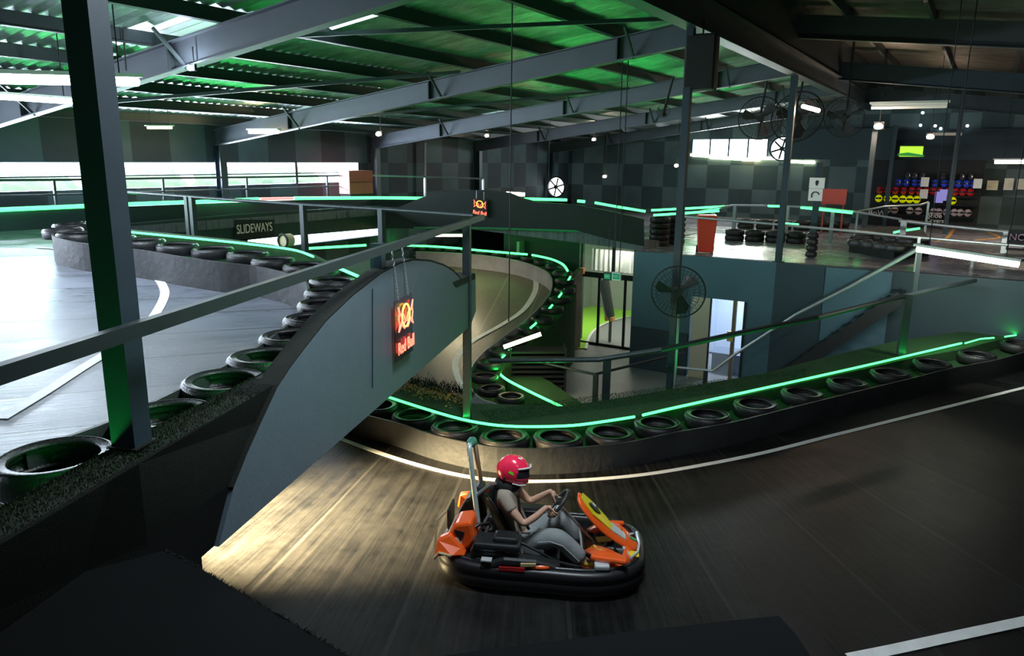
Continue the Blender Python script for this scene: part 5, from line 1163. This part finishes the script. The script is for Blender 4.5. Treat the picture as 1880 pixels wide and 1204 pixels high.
# seat
st = B(); prof = [(.16, .12), (-.05, .09), (-.28, .13), (-.42, .3), (-.52, .5), (-.60, .74)]
for j, (x, z) in enumerate(prof):
    wd = [.17, .19, .2, .21, .205, .17][j]
    for k in range(9):
        u = -1+k/4; lift = .17*abs(u)**2.5*(1 if j < 5 else .5); nx = 1 if j > 2 else 0
        st.v.append(Vector((x+lift*(.9 if j > 2 else 0), u*wd, z+lift*(.25 if j > 2 else 1))))
st.f = [(j*9+k, j*9+k+1, (j+1)*9+k+1, (j+1)*9+k) for j in range(5) for k in range(8)]
so = obj('seat', st, black_pl, kart, smooth=True); so.modifiers.new('s', 'SOLIDIFY').thickness = .03; m_ = so.modifiers.new('b', 'SUBSURF'); m_.levels = m_.render_levels = 1
obj('headrest', B().box((-.63, 0, .74), (.08, .2, .14)), black_pl, kart, bevel=.03)
obj('red_button', B().ell((-.55, -.1, .8), (.03, .03, .03), 10, 6), orange_pl, kart)
# roll hoop behind the seat
obj('roll_hoop', B().tube(spline([(-.60, -.17, .28), (-.66, -.16, .8), (-.71, -.13, 1.18), (-.72, -.07, 1.24), (-.72, .07, 1.24), (-.71, .13, 1.18)], 5), .026, 10), mat('hoop_pale', (.55, .68, .66), .35, .3), kart, smooth=True)
obj('roll_hoop_far_leg', B().tube([(-.71, .13, 1.18), (-.66, .16, .8), (-.60, .17, .28)], .024, 10), mat('hoop_brown', (.22, .14, .08), .4, .3), kart, smooth=True)
obj('hoop_pad', B().ell((-.715, 0, 1.24), (.05, .1, .045), 14, 8), mat('hoop_green', (.04, .2, .13), .5), kart, smooth=True)
obj('hoop_stay', B().tube([(-.66, -.16, .74), (-.5, -.1, .86), (-.42, -.02, .84)], .02), chrome, kart)
obj('hoop_stay', B().tube([(-.66, .16, .62), (-.86, .2, .3)], .016), chrome, kart)
# rear bodywork
rbk = [(-.90, .26), (-.88, .42), (-.80, .57), (-.64, .60), (-.60, .40), (-.66, .33), (-.8, .28)]
for (y0, y1, m, nm) in ((-.42, -.12, orange_pl, 'rear_cover'), (.12, .38, black_pl, 'rear_cover')):
    obj(nm, B().plate([(x, y0, z) for x, z in rbk], (0, y1-y0, 0)), m, kart, bevel=.03)
obj('rear_plate', B().box((-.93, 0, .46), (.02, .26, .2)), black_pl, kart)
obj('rear_lower_cover', B().plate([(-.97, -.56, .29), (-.95, -.5, .44), (-.84, -.45, .48), (-.72, -.46, .36), (-.68, -.5, .29), (-.80, -.55, .31)], (0, .1, 0)), orange_pl, kart, bevel=.02)
obj('rear_lower_cover', B().plate([(-.97, .46, .29), (-.95, .5, .44), (-.84, .45, .48), (-.72, .46, .36), (-.68, .5, .29), (-.80, .5, .31)], (0, .08, 0)), orange_pl, kart, bevel=.02)
obj('rear_white_decal', B().box((-.80, -.425, .40), (.14, .012, .07)), white_m, kart)
obj('rear_tan_glint', B().tube([(-.98, -.50, .3), (-.96, -.46, .62), (-.88, -.42, .70)], .012), mat('tan_glint', (.55, .42, .25), .4), kart)  # tan tubes carry the warm light on the rear edges in their colour
obj('rear_tan_glint', B().tube([(-.97, -.55, .27), (-.92, -.56, .34), (-.80, -.58, .33)], .014), mat('tan_glint', (.55, .42, .25), .4), kart)
# engine on the right of the seat
obj('engine_block', B().box((-.42, -.42, .27), (.42, .24, .26)), dk, kart, bevel=.03)
obj('engine_cover', B().box((-.38, -.44, .43), (.44, .26, .08)).box((-.3, -.43, .49), (.24, .18, .05)), black_pl, kart, bevel=.03)
obj('exhaust', B().tube([(-.3, -.36, .24), (-.55, -.3, .22), (-.8, -.26, .25)], .03), chrome, kart)
obj('air_filter', B().tube([(-.56, -.44, .33), (-.56, -.44, .46)], .06, 14), dk, kart)
for k in range(6): obj('cooling_fin', B().box((-.42, -.545, .18+k*.025), (.3, .012, .008)), chrome, kart)
obj('side_pod', B().plate([(-.5, -.62, .28), (-.3, -.62, .36), (0, -.6, .35), (.22, -.58, .29), (.22, -.58, .2), (-.5, -.62, .2)], (0, .16, 0)), black_pl, kart, bevel=.04)
obj('side_pod', B().plate([(-.5, .46, .28), (-.3, .46, .36), (0, .46, .35), (.22, .44, .29), (.22, .44, .2), (-.5, .46, .2)], (0, .16, 0)), black_pl, kart, bevel=.04)
obj('side_red_stripe', B().plate([(-.34, -.635, .29), (-.1, -.635, .30), (-.1, -.635, .26), (-.34, -.635, .255)], (0, .01, 0)), mat('kart_red', (.45, .02, .02), .4), kart)
obj('side_orange_tab', B().ell((.02, -.56, .29), (.12, .05, .03), 14, 6), orange_pl, kart, smooth=True)
obj('fuel_tank', B().box((.28, .05, .16), (.2, .26, .16)), mat('tank_black', (.02, .02, .02), .4), kart, bevel=.03)
# nassau panel
def slab(pts, th, wob=0):
    return B().plate(pts, th)
nas = B(); pr_ = [(.345, .78, .07), (.40, .72, .15), (.52, .59, .17), (.66, .45, .15), (.82, .34, .12), (.95, .28, .10)]
for (x, z, hw) in pr_: nas.v += [Vector((x-.02, -hw, z-.03)), Vector((x, -hw*.6, z+.012)), Vector((x, hw*.6, z+.012)), Vector((x-.02, hw, z-.03))]
nas.f = [(4*j+k, 4*j+k+1, 4*j+4+k+1, 4*j+4+k) for j in range(5) for k in range(3)]
no = obj('front_panel', nas, orange_pl, kart, smooth=True); no.modifiers.new('s', 'SOLIDIFY').thickness = .03; m_ = no.modifiers.new('b', 'SUBSURF'); m_.levels = m_.render_levels = 2
def onpanel(u, v, d=.022):   # u along 0..1 from top, v across -1..1
    f_ = u*5; j = min(4, int(f_)); k = f_-j; a = pr_[j]; b_ = pr_[j+1]; x = a[0]+(b_[0]-a[0])*k; z = a[1]+(b_[1]-a[1])*k; hw = a[2]+(b_[2]-a[2])*k; n = Vector((.7, 0, .72))
    return Vector((x, v*hw*.8, z+.004-.02*abs(v)**3))+n*d
def decal(name, uv, m, d=.022):
    b = B(); b.v = [onpanel(u, v, d) for u, v in uv]+[onpanel(u, v, d-.012) for u, v in uv]; n = len(uv); b.f = [tuple(range(n)), tuple(range(n, 2*n))[::-1]]+[(i, (i+1) % n, n+(i+1) % n, n+i) for i in range(n)]
    return obj(name, b, m, kart)
decal('yellow_decal', [(.08, -.7), (.10, .85), (.3, 1.05), (.52, 1.0), (.62, .3), (.60, -.6), (.35, -.85)], yellow_pl, .016)
decal('black_emblem', [(.26, -.25), (.30, .3), (.38, .45), (.44, .05), (.38, -.3)], black_pl, .028)
decal('white_number', [(.29, .0), (.31, .28), (.36, .3), (.35, .02)], white_m, .034)
decal('white_decal', [(.60, -.6), (.60, .8), (.70, .85), (.78, .3), (.78, -.6)], silver, .016)
decal('green_decal', [(.84, .2), (.86, .8), (.94, .8), (.93, .2)], mat('kart_green', (.03, .35, .12), .4), .018)
# front fairing
ff = [(.98, z, y) for y, z in ()]
fa = B(); cols = 11
for j, (x, z, hw) in enumerate(((.56, .33, .20), (.70, .35, .34), (.83, .32, .43), (.93, .25, .46))):
    for k in range(cols):
        u = -1+2*k/(cols-1); fa.v.append(Vector((x-.13*u*u, u*hw*1.08, z-.03*u*u)))
fa.f = [(j*cols+k, j*cols+k+1, (j+1)*cols+k+1, (j+1)*cols+k) for j in range(3) for k in range(cols-1) if not (j < 2 and 2 <= k <= 7)]
fo = obj('front_fairing', fa, orange_pl, kart, smooth=True); fo.modifiers.new('s', 'SOLIDIFY').thickness = .03
obj('fairing_white_stripe', B().tube([(.86, -.36, .335), (.93, -.2, .31), (.95, 0, .3), (.93, .2, .31)], .014, 6), silver, kart)
obj('fairing_yellow_patch', B().box((.90, -.22, .30), (.09, .1, .02)), yellow_pl, kart, bevel=.01)
obj('fairing_white_patch', B().box((.6, -.5, .31), (.14, .1, .05), .1), silver, kart, bevel=.015)
obj('fairing_orange_patch', B().box((.66, -.46, .36), (.34, .07, .05), -.12), orange_pl, kart, bevel=.02)
obj('fairing_orange_patch', B().box((.66, .40, .29), (.3, .06, .04), .12), orange_pl, kart, bevel=.02)
for s in (-1, 1):
    pd_ = obj('pedal', B().box((.72, s*.16, .17), (.02, .07, .16)), chrome, kart); obj('pedal_rod', B().tube([(.72, s*.16, .1), (.4, s*.14, .08)], .008), chrome, kart)
rk = random.Random(4)
obj('battery_box', B().box((-.05, -.36, .22), (.2, .16, .18)), dk, kart, bevel=.02)
obj('hose', B().tube(spline([(-.2, -.4, .44), (.0, -.42, .36), (.18, -.40, .26), (.4, -.36, .2)], 5), .014), black_pl, kart, smooth=True)
obj('hose', B().tube(spline([(-.5, -.2, .5), (-.62, -.3, .5), (-.68, -.36, .38)], 5), .018), black_pl, kart, smooth=True)
obj('side_pod_sticker', B().plate([(-.14, -.628, .335), (.0, -.61, .335), (.0, -.61, .31), (-.14, -.628, .305)], (0, .02, 0)), mat('tan_sticker', (.5, .4, .2), .5), kart)
obj('side_pod_sticker', B().box((-.46, -.60, .335), (.1, .07, .012)), mat('sticker_grey', (.4, .42, .42), .5), kart)
obj('front_stay', B().tube([(.93, -.3, .25), (.8, -.12, .3), (.8, .12, .3), (.93, .3, .25)], .015), silver, kart)
obj('tan_label', B().box((.60, .02, .30), (.14, .1, .012), .3), mat('ochre', (.5, .3, .03), .5), kart)
obj('brake_cylinder', B().tube([(.5, .14, .12), (.62, .14, .16)], .022), silver, kart)
for k, (x, y, z, c_) in enumerate(((-.72, -.28, .36, 'brass'), (-.60, -.36, .33, 'brass'), (-.74, -.46, .33, 'k'))):
    obj('engine_bolt', B().ell((x, y, z), (.03, .03, .022), 10, 6), MATS['brass'] if c_ == 'brass' else silver, kart)
obj('rear_black_grille', B().plate([(-.885, -.30, .40), (-.80, -.425, .52), (-.70, -.425, .50), (-.74, -.425, .40)], (0, -.008, 0)), black_pl, kart)
obj('seat_stay', B().tube([(-.5, -.2, .6), (-.66, -.30, .3)], .013), chrome, kart)
# steering
SC = Vector((.15, 0, .66)); sn = Vector((-.80, 0, .6)).normalized(); sx_ = Vector((0, 1, 0)); sy_ = sn.cross(sx_)
SW = lambda a, r=.155: SC+sx_*(math.cos(a)*r)+sy_*(math.sin(a)*r)
w_o = obj('steering_wheel', B().tube([SW(2*PI*k/28) for k in range(28)], .016, 8, closed=True), mat('wheel_grip', (.03, .03, .035), .5), kart, smooth=True)
for a in (0, PI, -PI/2 if sy_.z > 0 else PI/2): obj('spoke', B().beam(SC, SW(a), .03, .006), silver, w_o)
obj('wheel_hub', B().box(tuple(SC), (.05, .1, .08)), black_pl, w_o, bevel=.01)
obj('steering_column', B().tube([SC, (.62, 0, .16)], .014), chrome, kart)
obj('column_support', B().tube([(.42, -.12, .1), (.36, 0, .45), (.42, .12, .1)], .011), silver, kart)

# ================================================================== THE DRIVER
def skin(name, joints, edges, radii, m, parent, sub=2):
    me = bpy.data.meshes.new(name); me.from_pydata([tuple(j) for j in joints], edges, []); me.update()
    o = bpy.data.objects.new(name, me); C.objects.link(o)
    sm = o.modifiers.new('skin', 'SKIN'); sm.use_smooth_shade = True; sm.branch_smoothing = .3
    for i, r in enumerate(radii):
        rr = r if isinstance(r, tuple) else (r, r); me.skin_vertices[0].data[i].radius = rr
    me.skin_vertices[0].data[0].use_root = True
    s = o.modifiers.new('sub', 'SUBSURF'); s.levels = s.render_levels = sub
    dg = bpy.context.evaluated_depsgraph_get(); nm = bpy.data.meshes.new_from_object(o.evaluated_get(dg)); bpy.data.objects.remove(o)
    nm.materials.clear(); nm.materials.append(m)
    for p in nm.polygons: p.use_smooth = True
    o = bpy.data.objects.new(name, nm); C.objects.link(o)
    if parent is not None: o.parent = parent
    return o
skin_m = mat('skin', (.62, .36, .25), .5, 0, .06, 6); skin_m.node_tree.nodes['Principled BSDF'].inputs['Subsurface Weight'].default_value = .05
shirt_m = mat('beige_shirt', (.34, .29, .23), .85, 0, .15, 6, .3, 14); trou_m = mat('grey_trousers', (.24, .26, .265), .85, 0, .2, 5, .6, 9)
hel_m = mat('helmet_pink_red', (1.0, .03, .10), .2, 0, .03, 3, coat=.5); neck_m = mat('neck_brace', (.008, .008, .01), .8, 0, .3, 20)
driver = thing('person', 'person in pink red helmet, beige shirt and grey trousers driving the kart', 'person', tuple(KP), KR)
HL = {}
J = [(-.20, 0, .27), (-.27, 0, .42), (-.34, 0, .60), (-.38, 0, .76), (-.36, 0, .86), (-.31, 0, .96)]
ed = [(0, 1), (1, 2), (2, 3), (3, 4), (4, 5)]; ra = [(.13, .11), (.125, .10), (.145, .105), (.125, .09), (.055, .055), (.08, .09)]
def limb(par, pts, rs):
    k = par
    for p, r in zip(pts, rs): J.append(p); ra.append(r); ed.append((k, len(J)-1)); k = len(J)-1
    return k
Lh = SW(.35)+sn*.0; 
# left arm (+y, far) and right arm (-y, near)
wr_l = Vector((.075, .175, .71)); wr_r = Vector((.065, -.175, .71))
for s, wrp in ((1, wr_l), (-1, wr_r)):
    limb(3, [(-.37, s*.17, .77), (-.26, s*.235, .64), (-.16, s*.25, .535), (-.05, s*.225, .61), tuple(wrp)], [.062, .048, .041, .036, .026])
    limb(0, [(-.14, s*.1, .26), (.02, s*.16, .36), (.17, s*.20, .42), (.30, s*.18, .28), (.44, s*.17, .15), (.53, s*.17, .12), (.60, s*.17, .15)], [.09, .082, .065, .055, .04, .04, .03])
body = skin('body', J, ed, ra, skin_m, driver)
def hand(s, wrp):
    # palm and five bent fingers closing round the wheel rim
    a_c = 0.0 if s > 0 else PI
    rim = lambda d: SW((.28 if s > 0 else PI-.28)+d*(1 if s > 0 else -1))
    g = rim(0); fwd = (g-wrp).normalized(); upd = sn
    knu = g + sn*.03
    jj = [wrp, wrp.lerp(knu, .5), knu]; eg = [(0, 1), (1, 2)]; rr = [(.026, .02), (.033, .018), (.034, .016)]
    o = skin('hand', jj, eg, rr, skin_m, body, 1)
    rimdir = (rim(.12)-rim(-.12)).normalized(); outd = (g-SC).normalized()
    for k in range(4):
        b0 = knu+rimdir*(.03-.02*k); ln = [.9, 1, .95, .75][k]
        pts = [b0-fwd*.008, b0+outd*.022*ln+sn*.004, b0+outd*.034*ln-sn*.022, g+rimdir*(.03-.02*k)+outd*.02*ln-sn*.026*ln, g+rimdir*(.03-.02*k)-outd*.006-sn*.026]
        skin('finger', pts, [(i, i+1) for i in range(4)], [.0095, .009, .0085, .008, .007], skin_m, o, 1)
    th0 = wrp.lerp(knu, .45)-outd*.02
    skin('thumb', [th0, th0-outd*.022+sn*.002+rimdir*.012, g-outd*.026+rimdir*.03-sn*.002, g-outd*.022+rimdir*.045-sn*.018], [(0, 1), (1, 2), (2, 3)], [.012, .0105, .0095, .008], skin_m, o, 1)
hand(1, wr_l); hand(-1, wr_r)
# clothes
sj = [(-.215, 0, .30), (-.27, 0, .42), (-.34, 0, .60), (-.375, 0, .75), (-.365, 0, .82)]; se = [(0, 1), (1, 2), (2, 3), (3, 4)]; sr = [(.155, .125), (.15, .12), (.165, .125), (.14, .105), (.075, .07)]
for s in (1, -1):
    sj.append((-.37, s*.17, .775)); sr.append(.075); se.append((3, len(sj)-1)); sj.append((-.295, s*.22, .68)); sr.append(.068); se.append((len(sj)-2, len(sj)-1)); sj.append((-.27, s*.232, .65)); sr.append(.064); se.append((len(sj)-2, len(sj)-1))
skin('shirt', sj, se, sr, shirt_m, driver)
tj = [(-.215, 0, .25)]; tr = [(.15, .12)]; te = []
for s in (1, -1):
    k = 0
    for p, r in (((-.13, s*.1, .26), .115), ((.02, s*.16, .355), .108), ((.16, s*.20, .41), .098), ((.24, s*.19, .34), .095), ((.34, s*.18, .24), .092), ((.42, s*.175, .165), .085)):
        tj.append(p); tr.append(r); te.append((k, len(tj)-1)); k = len(tj)-1
skin('trousers', tj, te, tr, trou_m, driver)
obj('trouser_crease', B().tube([(-.02, -.255, .36), (.1, -.295, .40), (.22, -.285, .36), (.38, -.262, .2)], .006, 5), mat('pale_crease', (.35, .37, .37), .8), driver)
for s in (1, -1):
    obj('shoe', B().ell((.51, s*.17, .115), (.13, .045, .045), 16, 10).box((.52, s*.17, .075), (.24, .08, .02)), mat('shoe_orange', (.7, .14, .03), .5), driver, smooth=True)
    obj('shoe_trim', B().box((.47, s*.17-.03, .15), (.08, .03, .02)), yellow_pl, driver)
obj('neck_collar', B().lathe([(.06, .03), (.11, .0), (.135, .03), (.12, .09), (.09, .12), (.06, .1)], 24, c=(-.36, 0, .775)), neck_m, driver, smooth=True)
obj('seat_belt', B().tube([(-.23, -.17, .80), (-.21, -.165, .62), (-.12, -.155, .44)], .016, 6), black_pl, driver)
obj('vest', B().ell((-.42, 0, .62), (.07, .15, .2), 18, 12), neck_m, driver, smooth=True)
obj('face', B().ell((-.255, 0, .955), (.07, .075, .1), 18, 12)  .ell((-.185, 0, .94), (.018, .014, .02), 8, 6), skin_m, driver, smooth=True)
for s in (-1, 1): obj('eye', B().ell((-.192, s*.03, .97), (.01, .014, .009), 8, 6), white_m, driver)
# helmet
HC = Vector((-.30, 0, .975)); hb2 = B().ell((0, 0, 0), (1, 1, 1), 56, 40)
keep = []
for v in hb2.v:
    x, y, z = v; ax = .160 if x > 0 else .170
    px_, py_, pz_ = x*ax, y*.132, z*(.155 if z > 0 else .15)
    if z < 0 and x > 0: px_ *= 1+.22*min(1, -z*1.6)*x        # chin bar pushes forward
    if z < -.55: px_ += .015; pz_ = max(pz_, -.125+.03*(x < 0))
    v.x, v.y, v.z = px_, py_, pz_
# cut the eye port
def infront(f): 
    c = sum((hb2.v[i] for i in f), Vector())/len(f); return c.x > .06 and -.03 < c.z < .06
portf = [f for f in hb2.f if infront(f)]; hb2.f = [f for f in hb2.f if not infront(f) and (sum((hb2.v[i] for i in f), Vector())/len(f)).z > -.124]
tilt = Matrix.Rotation(.14, 3, 'Y')
hb2.v = [HC+tilt@v for v in hb2.v]
he = obj('helmet', hb2, hel_m, driver, smooth=True); he.modifiers.new('s', 'SOLIDIFY').thickness = .012
vb_ = B(); vb_.v = [HC+(v-HC)*1.0 for v in hb2.v]; vb_.f = portf
vso = obj('visor', vb_, mat('smoked_visor', (.04, .045, .06), .08, .3), he, smooth=True); vso.modifiers.new('s', 'SOLIDIFY').thickness = .004
def onhel(x, y, z, k=1.03): return HC+tilt@(Vector((x*1.07, y*1.055, z*1.09))*k)
obj('visor_strip', B().tube([onhel(.05, -.112, .062), onhel(.10, -.085, .068), onhel(.14, -.04, .066), onhel(.148, 0, .066), onhel(.14, .04, .066)], .011, 6), white_m, he, smooth=True)
obj('chin_stripe', B().tube([onhel(.02, -.118, -.075, 1.02), onhel(.08, -.098, -.088, 1.02), onhel(.13, -.06, -.09, 1.03)], .007, 6), white_m, he)
obj('green_sticker', B().add([onhel(-.035, -.122, .02), onhel(.02, -.124, .0), onhel(.01, -.122, .03), onhel(-.02, -.119, .04), onhel(.0, -.124, .012)], [(0, 1, 2, 3)]), mat('lime', (.25, .8, .03), .5), he)
obj('visor_pivot', B().ell(onhel(-.06, -.108, -.045), (.016, .008, .016), 12, 8), black_pl, he)
obj('crown_highlight', B().add([onhel(.03, -.045, .135, 1.02), onhel(.065, -.035, .125, 1.02), onhel(.055, -.01, .13, 1.02), onhel(.025, -.02, .138, 1.02)], [(0, 1, 2, 3)]), white_m, he)  # overhead highlight on the crown, put in as a white patch
